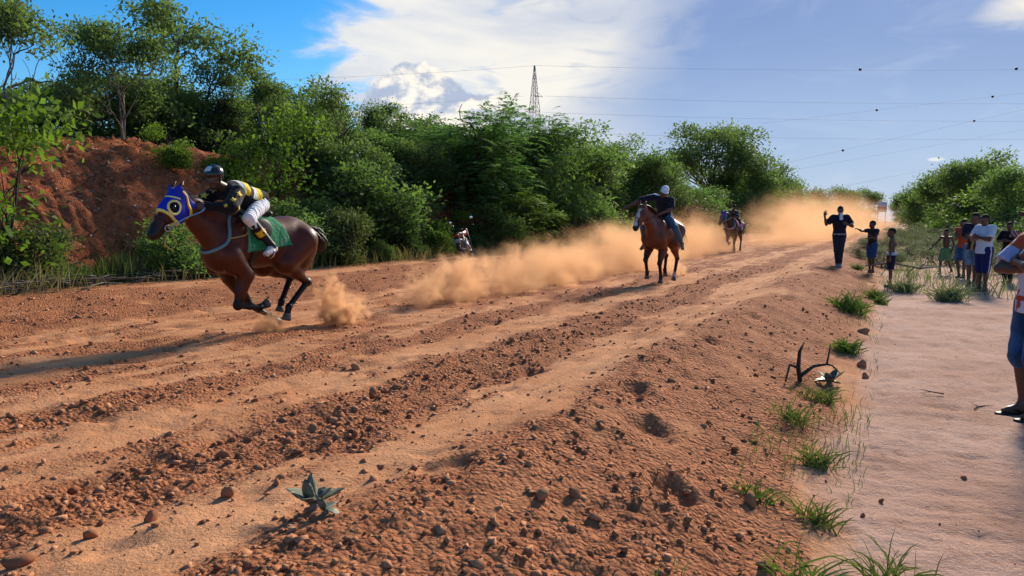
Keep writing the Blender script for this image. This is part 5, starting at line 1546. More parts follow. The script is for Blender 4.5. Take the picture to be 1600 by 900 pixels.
# ---- the man at the right edge
u = 1.70 / 1.75; J = stand(1.70, .10)
J['elL'] = J['shL'] + A(.235, .05, -.20) * u; J['wrL'] = J['elL'] + A(-.05, -.27, .04) * u; J['elR'] = J['shR'] + A(.20, -.02, -.22) * u; J['wrR'] = J['elR'] + A(-.07, .23, .0) * u
J['anR'] = J['anR'] + A(-.01, -.02, 0); J['knR'] = J['knR'] + A(.05, 0, 0); J['knL'] = J['knL'] + A(.07, .02, 0); J['anL'] = J['anL'] + A(-.02, .0, 0)
def team_shirt(P, D):
    J = D['J']; c = np.tile(A(.58, .60, .68), (len(P), 1)); x = P[:, 0]; y = P[:, 1]; z = P[:, 2]
    n = np.sin(z * 40 + 3 * np.sin(x * 34 + y * 22)) + np.sin(y * 35 + x * 20)
    c[(z > 1.22 + .04 * np.sin(y * 22)) ] = A(.42, .075, .028)
    c[(z > 1.20) & (n > 1.0)] = A(.60, .58, .58)
    c[(z > 1.16) & (z < 1.36) & (n < -1.1)] = A(.02, .015, .018)
    c[(z < .965) & (z > .93)] = A(.40, .055, .025); c[(z < 1.02) & (n > .9)] = A(.40, .07, .03)
    for s in 'LR':
        sh, el_ = J['sh' + s], J['el' + s]; d = unit(el_ - sh); a = (P - sh) @ d; rr = np.linalg.norm(P - sh - a[:, None] * d, axis=1)
        m = (rr < .095) & (a > .07); c[m] = A(.34, .40, .62); c[m & (a < .11)] = A(.45, .09, .03)
    return c
build_person('person', 'man in dark cap and orange-white shirt with folded arms, cut by the right edge', J, 1.70, at(4.13, 5.80), math.atan2(.10, -1) + .10,
             [shirt(team_shirt, .80, .10, neck=.0, loose=.026), legwear(denim((.030, .085, .19)), 1.08, .026, 'shorts'), sandals((.012, .012, .013)), cap((.010, .012, .020), (.05, .03, .035), .085)], res=.010, hair=True, skin_c=SKIN * .95,
             hand_pose={'L': dict(curl=.5, palm=A(-1, 0, -.2), dir=A(-.2, -1, 0)), 'R': dict(curl=.6, palm=A(-1, 0, -.2), dir=A(-.5, 1, -.2))}, group=BY)
# ================================================================== grass, litter and small things
def blades(base, length, r, lean=.35, width=.012, dirv=None, droop=.5):
    """grass blades: two bent segments each"""
    n = len(base); a = r.uniform(0, 6.28, n); ln = r.uniform(.1, 1, n) * lean
    d = np.stack([np.cos(a) * ln, np.sin(a) * ln, np.ones(n)], -1)
    if dirv is not None: d = d + dirv
    d = unit(d); side = unit(np.cross(d, np.stack([np.cos(a + 1.2), np.sin(a + 1.2), np.zeros(n)], -1)))
    L = length[:, None]; W = width * (.6 + L * 1.2)
    hz = d * np.array([1, 1, 0]); m1 = base + d * L * .45; m2 = m1 + unit(d + hz * droop) * L * .33; t = m2 + unit(d + hz * droop * 2.6 - np.array([0, 0, .25 * droop])) * L * .3
    V = np.stack([base - side * W * .4, base + side * W * .4, m1 + side * W * .5, m1 - side * W * .5, m2 + side * W * .36, m2 - side * W * .36, t + side * W * .04, t - side * W * .04], 1)
    q = np.array([[0, 1, 2, 3], [3, 2, 4, 5], [5, 4, 6, 7]])
    return V.reshape(-1, 3), (q[None] + 8 * np.arange(n)[:, None, None]).reshape(-1, 4)
GRASS = leaf_mat('grass_green', (.05, .08, .022), (.17, .20, .065), .30)
GRASS_B = leaf_mat('grass_bright', (.045, .085, .020), (.15, .215, .055), .30)
GRASS_DRY = leaf_mat('grass_dry', (.13, .105, .05), (.30, .25, .13), .25)
DRYLEAF = leaf_mat('dry_leaf', (.13, .085, .06), (.42, .36, .30), .1)
def st_pts(r, n, s0, s1, t0, t1, logs=True):
    s = s0 * np.exp(r.rand(n) * math.log(s1 / s0)) if logs else r.uniform(s0, s1, n); t = r.uniform(t0, t1, n); return s, t
def grass_field(name, label, n, seed, s0, s1, t0, t1, h0, h1, mat, clump=.5, width=.012):
    r = np.random.RandomState(seed); s, t = st_pts(r, n, s0, s1, t0, t1)
    d = fbm2(s * .55 + seed, t * .9, 3); k = r.rand(n) < np.clip(.5 + d * 1.2, .04, 1) ; s, t, d = s[k], t[k], d[k]
    x, y = to_xy(s, t); z = height(s, t) - .01
    L = r.uniform(h0, h1, len(s)) * (1 + np.clip(d, -.3, .6))
    v, f = blades(np.stack([x, y, z], -1), L, r, .5, width)
    return tag(obj(name, mesh_np(name, v, f, mat, False, {'tint': np.repeat(r.rand(len(s)), 8)})), label, 'grass', kind='stuff')
grass_field('verge_grass', 'green grass along the foot of the embankment', 15000, 5, 5.5, 70, 12.15, 14.2, .14, .42, GRASS, width=.016)
grass_field('dry_verge_grass', 'straw-coloured grass at the edge of the track', 5000, 6, 6, 60, 11.7, 13.4, .12, .36, GRASS_DRY, width=.014)
grass_field('scrub_grass', 'thin grey-green grass on the open ground beyond the path', 9000, 8, 17.5, 110, -7, .2, .10, .34, leaf_mat('grass_grey', (.10, .12, .06), (.26, .28, .15), .3), width=.02)
grass_field('path_edge_weeds', 'short patchy weeds in the soil between the ridge and the path', 2300, 21, 2.6, 30, .12, .8, .03, .09, GRASS, width=.008)
# leaf litter on the slope
r = np.random.RandomState(12); n = 20000
s, t = st_pts(r, n, 6, 40, 12.6, 18.5, True); k = fbm2(s * .5, t * .8, 3) + r.uniform(-.5, .5, n) > -.05; s, t = s[k], t[k]; x, y = to_xy(s, t)
v, f = leaves(np.stack([x, y, height(s, t) + .015], -1), r.normal(0, 1, (len(s), 3)) * np.array([1, 1, .15]), r.uniform(.05, .13, len(s)), r, .45, 0., .6)
tag(obj('leaf_litter', mesh_np('leaf_litter', v, f, DRYLEAF, False, {'tint': np.repeat(r.rand(len(s)) ** 1.3, 4)})), 'dry fallen leaves scattered on the red slope', 'leaf litter', kind='stuff')

# individual tufts at the edge of the path: s, t, size, blades, lush, label
TUFTS = [(12.75, .62, .42, 120, 1, 'large bright grass tuft on the path edge, farthest of the bright ones'), (9.25, .46, .26, 90, 1, 'low bright grass tuft beside the path, second of the bright ones'),
         (6.55, .50, .24, 60, 0, 'grass tuft growing beside the broken branch'), (5.6, .60, .24, 45, 0, 'sparse grass tuft on the dirt slope below the broken branch'), (4.9, .38, .22, 60, 0, 'dark grass tuft at the foot of the dirt slope in mid path edge'),
         (3.98, .60, .15, 40, 1, 'small bright tuft on the dirt slope, near the camera'), (3.95, .30, .20, 55, 0, 'straggling tuft between the small bright tuft and the path'), (3.22, .30, .26, 34, 1, 'tuft of broad blades at the bottom edge of the photo, left one'),
         (3.45, -.02, .26, 36, 0, 'tuft of broad blades on the sand at the bottom edge, right one'), (16.2, .35, .30, 90, 1, 'bright weed clump near the bare-chested boy\'s feet'), (18.0, -.15, .45, 130, 2, 'grey-green wispy clump behind the bare-chested boy'),
         (16.4, -.92, .52, 150, 2, 'grey-green wispy clump before the huddled youths'), (15.3, .22, .25, 60, 0, 'thin weed clump below the bare-chested boy'), (22.9, .95, .30, 60, 1, 'bright weed clump at the pointing boy\'s feet'), (14.2, .55, .18, 40, 0, 'small tuft between the wispy clump and the large bright tuft')]
for i, (s_, t_, sz, nb, lush, lab) in enumerate(TUFTS):
    r = np.random.RandomState(100 + i); x, y = to_xy(s_, t_); nb = int(nb * 1.7)
    b = np.c_[r.normal(0, sz * .22, (nb, 2)), np.zeros(nb)]; near = s_ < 8
    # follow the ground under the tuft
    ss, tt = to_st(b[:, 0] + x, b[:, 1] + y); z0 = gz(x, y); b[:, 2] = height(ss, tt) - z0 - .01
    v, f = blades(b, sz * r.uniform(.35, 1.0, nb), r, 1.25, .010 if near else .016, None, 1.3)
    o = obj('grass_tuft', mesh_np('grass_tuft', v, f, (GRASS, GRASS_B, LEAF['grey'])[lush], False, {'tint': np.repeat(r.rand(nb), 8)}), None, (x, y, z0))
    tag(o, lab, 'grass tuft', 'grass tufts along the path edge')

# scrub bushes on the open ground to the right
SCRUB = [(30, -1.6, .9), (33, -.2, .8), (36, -2.6, 1.1), (27, .3, .7), (40, -1.2, 1.0), (44, -3.2, 1.3), (46, .2, .9), (50, -2.0, 1.1), (31, -3.4, 1.0), (25.5, -2.9, .8), (55, -.6, 1.2), (62, -2.4, 1.4), (70, -.8, 1.4), (38, .9, .8), (29, 1.0, .6)]
SCRUB_L = ['grey-green scrub bush right behind the child in green shorts', "grey-green scrub bush just right of the hand-on-hip boy's shoulders", 'grey-green scrub bush behind the tall navy-shirted youth', 'grey-green scrub bush directly behind the hand-on-hip boy', 'grey-green scrub bush left of the child in green shorts, middle one', 'large grey-green scrub bush showing above the huddled youths', "grey-green scrub bush in line with the hand-on-hip boy's head, farther off", 'grey-green scrub bush above the child in green shorts, farther off', 'grey-green scrub bush behind the person dressed in black', 'grey-green scrub bush at the knees of the person dressed in black', 'grey-green scrub bush at the middle of the open ground, below the grove tip', 'tall grey-green scrub bush under the grove, above the green-shorts child', 'farthest grey-green scrub bush at the end of the open ground', "grey-green scrub bush behind the pointing boy's head", "low grey-green scrub bush left of the pointing boy's shorts"]
for i, (s_, t_, h_) in enumerate(SCRUB):
    x, y = to_xy(s_, t_); plant('grey', 'scrub_bush', 'bush', x, y, h_, 1.3, SCRUB_L[i], 'grey scrub bushes')

# ---- stones and clods one can pick out
def rock_mesh(seed, name='rock'):
    r = np.random.RandomState(seed); v, f = ICOV.copy(), ICOF
    # one subdivision
    V = list(map(tuple, v)); cache = {}; F = []
    def mid(a, b):
        k = (min(a, b), max(a, b))
        if k not in cache:
            p = np.array(V[a]) + np.array(V[b]); V.append(tuple(p / np.linalg.norm(p))); cache[k] = len(V) - 1
        return cache[k]
    for a, b, c in f:
        ab, bc, ca = mid(a, b), mid(b, c), mid(c, a); F += [(a, ab, ca), (b, bc, ab), (c, ca, bc), (ab, bc, ca)]
    V = np.array(V); V *= (1 + r.uniform(-.16, .16, (len(V), 1)))
    for _ in range(5):
        d = unit(r.normal(0, 1, 3)); h = r.uniform(.55, .85); k = V @ d; V -= np.maximum(k - h, 0)[:, None] * d
    V *= np.array([1.15, .9, .68])
    return mesh_np(name, V, np.array(F), CLOD, False, {'tint': np.full(len(V), r.uniform(.25, .75))})
RK = [rock_mesh(i) for i in range(5)]
ROCKS = [(1.62, 3.02, .055, 'large rounded dirt clod at the lower left corner'), (1.9, 3.0, .038, 'clod just right of the large corner clod'), (2.15, 2.95, .045, 'flattish clod above the tyre-smooth lane at lower left'), (2.5, 2.85, .04, 'clod at the edge of the rough strip left of the grey plant'), (3.9, .62, .045, 'pale stone on the dirt slope beside the path'),
         (3.0, 3.45, .04, 'clod in the middle of the rough strip, lower left'), (3.6, 3.3, .045, 'clod in the rough strip above the grey plant'), (4.6, 3.6, .05, 'clod in the rough strip, mid-field'), (5.5, 4.5, .05, 'pale clod on the second smooth lane'), (2.9, 1.35, .04, 'orange clod in the crumbled hollow of the ridge'),
         (3.05, 1.25, .035, 'smaller clod beside the orange one in the crumbled hollow'), (8.6, .28, .06, 'stone at the path edge below the low bright tuft'), (8.0, .22, .05, 'stone at the path edge nearest the broken branch'), (11.0, .35, .07, 'stone beside the large bright tuft'), (5.2, -.42, .022, 'small dark pebble lying on the sandy path'), (4.5, .02, .020, 'dark pebble at the border of sand and dirt'), (4.2, .1, .018, 'tiny pebble next to the straggling tuft')]
for i, (s_, t_, sz, lab) in enumerate(ROCKS):
    x, y = to_xy(s_, t_); o = obj('rock', RK[i % 5], None, (x, y, gz(x, y) + sz * .28)); o.scale = (sz,) * 3; o.rotation_euler = (i * .4, i * .7, i * 1.9)
    tag(o, lab, 'rock', 'clods and stones lying on the ground')

# ---- grey uprooted plants
STEMGREY = simple_mat('grey_leaf_skin', (.13, .14, .10), .5, .3, .45, 40, .2)
def leaf_blade(base, d, L, W, curl, up=A(0, 0, 1)):
    """thick pointed leaf with a channel, as closed mesh"""
    d = unit(A(*d)); s = unit(np.cross(d, up)); n_ = np.cross(s, d); V = []
    for i, t in enumerate(np.linspace(0, 1, 7)):
        c = np.asarray(base) + d * L * t + n_ * curl * L * math.sin(t * 1.6) * t; w = W * (math.sin(math.pi * min(1, .18 + t * .82)) ** .7 if t < 1 else .02)
        V += [c - s * w + n_ * w * .35, c - n_ * w * .12, c + s * w + n_ * w * .35, c - n_ * (w * .12 + .004)]
    V = np.array(V); ii = np.arange(28).reshape(7, 4)
    F = np.concatenate([np.stack([ii[:-1, a], ii[:-1, b], ii[1:, b], ii[1:, a]], -1) for a, b in ((0, 1), (1, 2), (2, 3), (3, 0))])
    return V, F
def grey_plant(s_, t_, size, seed, label, n=9):
    x, y = to_xy(s_, t_); e = empty('uprooted_plant', (x, y, gz(x, y)), 0, label, 'plant', 'uprooted grey plants'); r = np.random.RandomState(seed)
    for i in range(n):
        a = i * 2.4 + r.uniform(-.3, .3); el_ = r.uniform(.6, 1.35) if i % 3 else r.uniform(.0, .4)
        v, f = leaf_blade(A(0, 0, size * .22) + A(math.cos(a), math.sin(a), 0) * size * .08, (math.cos(a) * math.cos(el_), math.sin(a) * math.cos(el_), math.sin(el_)), size * r.uniform(.6, 1.0), size * .23, r.uniform(-.7, .5))
        obj('leaf', mesh_np('leaf', v, f, STEMGREY), e)
    g = Geo(); g.tube([(0, 0, -size * .05), (.01, 0, size * .1), (0, .01, size * .28)], [size * .12, size * .14, size * .08], 8); obj('stem', g.mesh('stem', BARK_L), e)
grey_plant(2.30, 2.13, .135, 4, 'uprooted grey-green plant lying on the track near the camera', 10)
grey_plant(2.22, 1.99, .085, 9, 'smaller piece of grey plant just right of the uprooted one', 5)
grey_plant(7.32, .50, .17, 15, 'blue-grey spiky plant beside the broken branch', 12)
# broken branch
x, y = to_xy(7.1, .72); z = gz(x, y); e = empty('broken_branch', (x, y, z), .4, 'dark broken branch sticking out of the dirt slope beside the path', 'branch')
for p, rr in (([(0, 0, -.05), (-.02, .02, .12), (.02, .05, .26), (.10, .08, .34)], [.022, .02, .015, .006]), ([(.0, .0, .05), (.16, .02, .12), (.3, .0, .13), (.36, .02, .30)], [.018, .016, .012, .005]), ([(-.02, .02, .12), (-.14, .0, .16), (-.22, -.04, .02)], [.014, .012, .008]), ([(.3, 0, .13), (.42, .05, .10), (.5, .02, .02)], [.010, .008, .004])):
    g = Geo(); g.tube(p, rr, 6); obj('twig', g.mesh('twig', BARK_D), e)
# dead branch behind the bare-chested boy
x, y = to_xy(23.5, -.35); e = empty('dead_branch', (x, y, gz(x, y)), .2, 'bare grey branch lying across the scrub behind the boys', 'branch')
for p, rr in (([(-1.4, 0, .35), (-.6, .1, .42), (.3, 0, .25), (1.2, .1, .30)], [.018, .025, .03, .012]), ([(.1, 0, .28), (.0, .1, .05), (-.1, 0, -.05)], [.022, .02, .02]), ([(.3, 0, .25), (.6, .1, .42), (.9, .1, .5)], [.018, .012, .006]), ([(-.6, .1, .42), (-.8, 0, .2), (-.9, .1, 0)], [.015, .012, .01])):
    g = Geo(); g.tube(p, rr, 6); obj('twig', g.mesh('twig', BARK_L), e)
# twigs on the sand
for i, (s_, t_, L, a, lab) in enumerate(((7.1, -.62, .30, .6, 'thin dry twig lying on the sandy path near the man\'s feet'), (7.45, -.42, .22, 2.2, 'bent twig on the sandy path, farther one'))):
    x, y = to_xy(s_, t_); e = empty('dry_twig', (x, y, gz(x, y) + .012), a, lab, 'twig', 'twigs on the sand')
    g = Geo(); g.tube([(0, 0, 0), (L * .4, .02, .004), (L, -.03, 0)], [.006, .005, .002], 4); g.tube([(L * .4, .02, .004), (L * .6, .1, .006)], [.004, .002], 4); obj('twig', g.mesh('twig', BARK_D), e)
# cut brush heaped on the verge
r = np.random.RandomState(31)
for j, (s_, t_, lab) in enumerate(((8.3, 12.2, 'heap of cut dry branches on the verge below the red slope'), (6.6, 12.0, 'heap of cut dry branches on the verge at the left edge'), (9.9, 12.35, 'heap of cut dry branches on the verge left of the leading horse'))):
    x, y = to_xy(s_, t_); e = empty('brush_heap', (x, y, gz(x, y)), math.atan2(TD[1], TD[0]), lab, 'brush heap', 'heaps of cut brush')
    for i in range(34):
        L = r.uniform(.5, 1.5); a = r.normal(0, .35); c = A(r.uniform(-.9, .9), r.uniform(-.28, .28), r.uniform(.02, .20)); d = A(math.cos(a), math.sin(a), r.normal(0, .10))
        p = [c - d * L / 2, c - d * L * .15 + A(0, 0, r.normal(0, .03)), c + d * L * .2 + A(0, r.normal(0, .05), r.normal(0, .03)), c + d * L / 2]
        g = Geo(); w = r.uniform(.007, .017); g.tube(p, [w, w * .9, w * .7, w * .3], 4); obj('stick', g.mesh('stick', BARK_L if r.rand() < .7 else BARK_D), e)

# ---------------------------------------------------------------- motorcycle
RUBBER = simple_mat('tyre_rubber', (.02, .02, .02), .85, .2, .3, 40, .2)
BLKP = simple_mat('black_plastic', (.015, .015, .017), .4, .4, .1)
REDP = simple_mat('red_paint', (.30, .012, .018), .3, .5, .1)
SHADED_CHROME = simple_mat('shaded_chrome', (.06, .06, .065), .5, .3, .05, metallic=0.)  # shade of the trees put into the colour: dark matte grey metalwork
MIRROR = simple_mat('mirror_glass', (.85, .88, .92), .03, .5, .0, metallic=1.)
PLATE = simple_mat('number_plate', (.25, .26, .28), .5, .3, .15)
REDL = simple_mat('tail_lamp_red', (.35, .006, .012), .2, .5, .05)
def motorcycle(x, y, yaw, lean, label):
    e = empty('motorcycle', (x, y, gz(x, y)), yaw, label, 'motorcycle'); e.scale = (.92,) * 3; e.rotation_euler = (lean, 0, yaw)
    def part(n, geo, m): return obj(n, geo.mesh(n, m), e)
    for cx in (-.62, .62):
        w = part('wheel', Geo().add(*torus((cx, 0, .30), (0, 1, 0), .255, .048, 28, 8)), RUBBER)
        obj('rim', Geo().add(*torus((cx, 0, .30), (0, 1, 0), .215, .014, 28, 6)).mesh('rim', SHADED_CHROME), w)
        g = Geo(); g.tube([(cx, -.06, .30), (cx, .06, .30)], [.04, .04], 8)
        for k in range(12):
            a = k * math.pi / 6; g.tube([(cx, .03 * (-1) ** k, .30), (cx + .21 * math.cos(a), 0, .30 + .21 * math.sin(a))], [.004, .004], 4)
        obj('spokes', g.mesh('spokes', SHADED_CHROME), w)
    g = Geo(); g.tube([(.42, 0, .85), (.10, 0, .62), (-.15, 0, .62), (-.75, 0, .74)], [.03, .03, .03, .02], 6); g.tube([(.40, 0, .80), (.25, 0, .35), (-.15, 0, .30), (-.15, 0, .62)], [.025] * 4, 6); g.tube([(-.15, 0, .32), (-.62, .09, .30)], [.022, .022], 6); g.tube([(-.15, 0, .32), (-.62, -.09, .30)], [.022, .022], 6)
    part('frame', g, BLKP)
    q = Vol(.04); q.ell((.10, 0, .42), (.17, .13, .13)); q.limb((.12, 0, .45), (.20, 0, .62), .10, .08); q.ell((-.05, .12, .36), (.10, .05, .09))
    cobj('engine', skin(q, .02), (.16, .16, .17), M_STRAP, e)
    q = Vol(.05); q.limb((.32, 0, .84), (.02, 0, .82), .12, .09, flat=(A(0, 1, 0), 1.1)); cobj('fuel_tank', skin(q, .02), (.30, .012, .018), MATS['helmet_shell'], e)
    q = Vol(.05); q.limb((-.02, 0, .82), (-.62, 0, .86), .11, .10, flat=(A(0, 0, 1), 2.0)); cobj('seat', skin(q, .02), (.014, .014, .015), M_STRAP, e)
    q = Vol(.03); q.limb((-.45, 0, .80), (-.82, 0, .80), .085, .06, flat=(A(0, 0, 1), 1.3)); cobj('tail_panel', skin(q, .018), (.12, .010, .012), MATS['helmet_shell'], e)
    q = Vol(.02); q.ell((-.86, 0, .79), (.045, .085, .045)); o = cobj('tail_lamp', skin(q, .012), (.3, 0, 0), REDL, e)
    part('number_plate', Geo().box((-.90, -.10, .50), (-.89, .10, .68)), PLATE)
    q = Vol(.03)
    for a0, a1 in ((.6, 1.2), (1.2, 1.8), (1.8, 2.4), (2.4, 2.9)): q.limb((-.62 + .33 * math.cos(a0), 0, .30 + .33 * math.sin(a0)), (-.62 + .33 * math.cos(a1), 0, .30 + .33 * math.sin(a1)), .05, .05, flat=(A(0, 1, 0), .75))
    cobj('rear_mudguard', skin(q, .016, lambda P, F: np.maximum(F, .315 - np.hypot(P[..., 0] + .62, P[..., 2] - .30))), (.03, .03, .03), M_STRAP, e)
    for sg in (1, -1):
        part('fork', Geo().tube([(.62, sg * .09, .30), (.42, sg * .09, .95)], [.022, .026], 8), SHADED_CHROME)
        part('shock_absorber', Geo().tube([(-.60, sg * .13, .34), (-.45, sg * .13, .78)], [.028, .024], 8), SHADED_CHROME)
        part('handlebar', Geo().tube([(.40, 0, .98), (.38, sg * .12, 1.02), (.34, sg * .28, 1.06), (.26, sg * .40, 1.04)], [.014, .014, .014, .020], 8), BLKP)
        m = part('mirror', Geo().tube([(.34, sg * .26, 1.06), (.36, sg * .30, 1.20), (.34, sg * .36, 1.27)], [.007] * 3, 6), BLKP)
        obj('mirror_glass', Geo().add(*sphere((.34, sg * .37, 1.30), np.array([.012, .065, .045]), 14, 8)).mesh('mirror_glass', MIRROR), m)
        part('indicator', Geo().add(*sphere((-.80, sg * .17, .72), np.array([.03, .035, .025]), 10, 8)), simple_mat('amber_lens', (.5, .18, .02), .3))
        part('footrest', Geo().tube([(-.02, sg * .08, .30), (-.02, sg * .24, .31)], [.014, .018], 6), RUBBER)
    part('headlamp', Geo().add(*sphere((.56, 0, .92), np.array([.09, .10, .10]), 14, 10)), SHADED_CHROME)
    part('exhaust', Geo().tube([(.22, -.10, .40), (.18, -.13, .22), (-.2, -.15, .24), (-.75, -.17, .38)], [.022, .022, .035, .045], 8), SHADED_CHROME)
    part('side_stand', Geo().tube([(.0, .10, .28), (-.08, .26, .02)], [.012, .012], 6), BLKP)
motorcycle(-1.33, 22.6, math.atan2(1., .16), rad(-15), 'small dark motorcycle parked on the verge with red tail and round mirrors')

# ---------------------------------------------------------------- power line
GALV = simple_mat('galvanised_steel', (.24, .24, .26), .6, .3, .15, 3)
PX, PY = 4.45, 150.
py = empty('power_pylon', (PX, PY, 0), .5, 'slim lattice power pylon rising behind the trees', 'pylon')
def pw(z): return 1.5 - z * .032 if z < 20 else (.86 if z < 22 else max(.08, .86 - (z - 22) * .079))
zs = [0, 3.2, 6.4, 9.4, 12.2, 14.8, 17.2, 19.4, 21.4, 23.2, 24.8, 26.2, 27.6, 29.0, 30.4, 32.0]
for sx in (-1, 1):
    for sy in (-1, 1):
        g = Geo(); g.tube([(sx * pw(z), sy * pw(z), z) for z in zs], [.06] * len(zs), 4); obj('leg', g.mesh('leg', GALV), py)
for a, b in zip(zs[:-1], zs[1:]):
    g = Geo()
    for k in range(4):
        c = [(-1, -1), (1, -1), (1, 1), (-1, 1)]; p, q = c[k], c[(k + 1) % 4]
        g.tube([(p[0] * pw(a), p[1] * pw(a), a), (q[0] * pw(b), q[1] * pw(b), b)], [.03, .03], 4); g.tube([(q[0] * pw(a), q[1] * pw(a), a), (p[0] * pw(b), p[1] * pw(b), b)], [.03, .03], 4); g.tube([(p[0] * pw(b), p[1] * pw(b), b), (q[0] * pw(b), q[1] * pw(b), b)], [.028, .028], 4)
    obj('bracing', g.mesh('bracing', GALV), py)
for z, sg in ((26.1, 1), (22.9, -1), (19.0, 1)):
    g = Geo(); g.tube([(0, 0, z), (sg * 2.0, 0, z)], [.09, .04], 4); g.tube([(0, 0, z + 1.0), (sg * 2.0, 0, z)], [.06, .04], 4); obj('cross_arm', g.mesh('cross_arm', GALV), py)
WIRE = simple_mat('wire_aluminium', (.38, .39, .42), .6, .3, .1, 1)
def wire(p, q, sag, label, r_=.017):
    p, q = A(*p), A(*q); pts = [p + (q - p) * t - A(0, 0, sag * 4 * t * (1 - t)) for t in np.linspace(0, 1, 24)]
    g = Geo(); g.tube(pts, [r_] * 24, 4); return tag(obj('power_line', g.mesh('power_line', WIRE)), label, 'power line', 'power lines')
wire((PX, PY, 32), (190, 150, 33.5), 1.6, 'topmost thin power line running right from the pylon tip')
wire((PX + 2, PY, 26.1), (190, 150, 26.5), 1.7, 'second power line from the top right of the pylon')
wire((PX + 2, PY, 22.9), (190, 150, 22.6), 1.6, 'third power line from the top right of the pylon')
wire((PX + 2, PY, 19.0), (190, 150, 19.0), 1.4, 'lowest power line leaving the pylon to the right')
wire((PX, PY, 32), (-160, 150, 33), 3.5, 'topmost thin power line running left from the pylon tip')
wire((PX - 2, PY, 26.1), (-160, 150, 27), 3.5, 'second power line left of the pylon')
BALLM = simple_mat('marker_ball_dark', (.045, .03, .03), .5, .3, .2, 3)
def ball(p, label):
    o = obj('marker_ball', Geo().add(*sphere((0, 0, 0), .29, 14, 10)).mesh('marker_ball', BALLM), None, p)
    tag(o, label, 'marker ball', 'marker balls on the power lines')
wire((59.22, 180.0, 24.6), (134.89, 180.0, 33.25), 0., 'slanting power line rising right that carries the middle marker balls', .015)
wire((51.62, 180.0, 12.23), (136.56, 180.0, 31.17), 0., 'steeper slanting power line rising right with two lower marker balls', .015)
wire((46.01, 180.0, 9.95), (136.93, 180.0, 25.79), 0., 'slanting power line rising right above the right-hand grove, upper', .015)
wire((66.04, 180.0, 7.06), (137.23, 180.0, 21.44), 0., 'slanting power line rising right above the right-hand grove, lowest', .015)
ball((68.57, 150.0, 31.24), 'marker ball on the topmost line, left one')
ball((99.32, 150.0, 31.36), 'marker ball on the topmost line at the right edge')
ball((113.96, 180.0, 30.87), 'marker ball on the upper slanting line, right one')
ball((86.64, 180.0, 27.74), 'marker ball on the upper slanting line, left one')
ball((109.88, 180.0, 25.2), 'marker ball on the steeper slanting line, right one')
ball((78.96, 180.0, 18.28), 'marker ball on the steeper slanting line, left one')
# ---------------------------------------------------------------- far roadside sign
def sign_mat():
    m, nt, out = new_mat('sign_print'); x_, y_, z_ = sep(nt, coord(nt))
    red = z_.sm(3.55, 3.60) * z_.sm(4.15, 4.20, 1, 0)
    col = mixc(nt, red, (.50, .53, .58), (.33, .07, .07))
    blot = noise(nt, mapping(nt, coord(nt), (4, 1, 6)), 1., 2, .5).sm(.52, .56) * z_.sm(4.2, 4.25) * z_.sm(4.9, 4.95, 1, 0)
    principled(nt, out, mixc(nt, blot * .7, col, (.30, .10, .10)), .5)
    return m
sg_ = empty('roadside_sign', (74.1, 150, gz(74.1, 150)), 0, 'small white and red roadside sign far away beside the dark distant tree', 'sign')
obj('panel', Geo().box((-.95, -.03, 3.1), (.95, .03, 5.1)).mesh('panel', sign_mat(), False), sg_)
for sx in (-.75, .75): obj('post', Geo().tube([(sx, .09, -.2), (sx, .09, 4.9)], [.07, .07], 8).mesh('post', GALV), sg_)
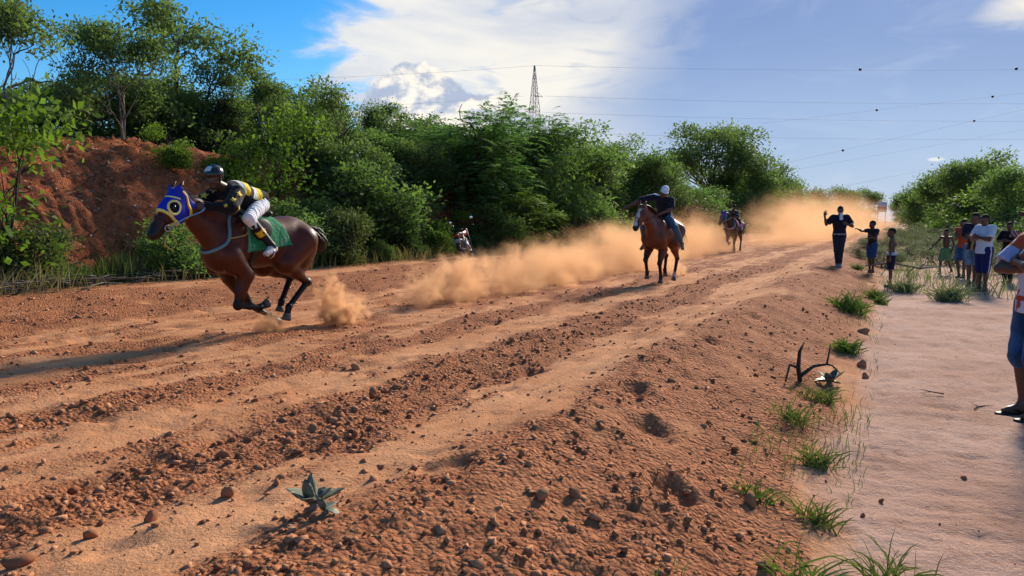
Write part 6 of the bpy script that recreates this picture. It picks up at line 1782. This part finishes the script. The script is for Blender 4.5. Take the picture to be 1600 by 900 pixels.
# ================================================================== dust thrown up by the hooves
def dust_mat(name, dens, edge, amp, nscale, seed, col=(.965, .60, .33)):
    m, nt, out = new_mat(name)
    o = coord(nt, 'Object'); x_, y_, z_ = sep(nt, o)
    geo = nt.nodes.new('ShaderNodeNewGeometry'); pos = X(nt, geo.outputs['Position'])
    r2 = (x_ * x_ + y_ * y_ + z_ * z_).pow(.5)
    n = noise(nt, mapping(nt, pos, (1, 1, 1), (seed, seed * .7, 0)), nscale, 4, .6, .4)
    d = ((1.0 - r2) * edge + (n - .56) * amp).sm(0.0, 1.1) * (1.0 - r2).sm(0, .35)
    d = d * (1.1 - z_ * 1.0).max(0.06)
    v = nt.nodes.new('ShaderNodeVolumePrincipled'); v.inputs['Color'].default_value = col + (1,); v.inputs['Anisotropy'].default_value = .25
    nt.links.new((d * dens).s, v.inputs['Density']); nt.links.new(v.outputs[0], out.inputs['Volume'])
    return m
_uv, _uf = sphere((0, 0, 0), 1., 20, 14)
def puff(s, t, z, rs, rt, rz, dens, label, edge=1.3, amp=2.6, nscale=3., seed=0.):
    x, y = to_xy(s, t)
    o = obj('dust_cloud', mesh_np('dust_cloud', _uv, _uf, dust_mat('dust_%d' % len(bpy.data.materials), dens, edge, amp, nscale, seed)), None, (x, y, z))
    o.scale = (rs, rt, rz); o.rotation_euler = (0, 0, math.atan2(TD[1], TD[0])); tag(o, label, 'dust cloud', kind='stuff')
#PUFFS#
puff(6.75, 6.88, .26, .34, .24, .22, 20., 'small burst of orange dust under the leading horse\'s hooves', 1.2, 3.4, 8, 1)
puff(7.72, 6.72, .46, .34, .26, .56, 22., 'upright puff of dust just behind the leading horse', 1.1, 4.2, 7, 2.3)
puff(7.90, 6.66, .34, .64, .30, .32, 20., 'low puff of dust trailing the upright one', 1.1, 4.2, 7, 4.1)
puff(10.9, 6.75, .40, 1.9, .60, .84, 9.5, 'bright dust cloud with ragged front in the middle of the track', 1.0, 4.6, 3.4, 5)
puff(14.4, 6.7, .46, 4.0, 1.0, 1.0, 3.6, 'band of drifting dust leading to the second horse', 1.2, 4.0, 2.2, 6)
puff(20.5, 6.9, .55, 6.0, 1.6, 1.45, 1.4, 'dust cloud behind the second horse', 1.3, 3.6, 1.4, 7)
puff(31., 7.6, .55, 9., 1.9, 2.0, .65, 'low dust cloud round the third horse', 1.4, 3.4, 1.0, 8)
puff(56., 5.8, .6, 24., 4.2, 3.9, .24, 'long dust cloud rising behind the third horse', 1.3, 4.6, .55, 9)
puff(92., 5.5, .8, 40., 7., 5.0, .12, 'far haze of dust over the end of the track', 1.3, 4.2, .3, 10)
puff(18.6, 4.95, .32, .6, .35, .28, 9., 'dark burst of dust at the second horse\'s hind hooves', 1.0, 4.2, 6, 11)
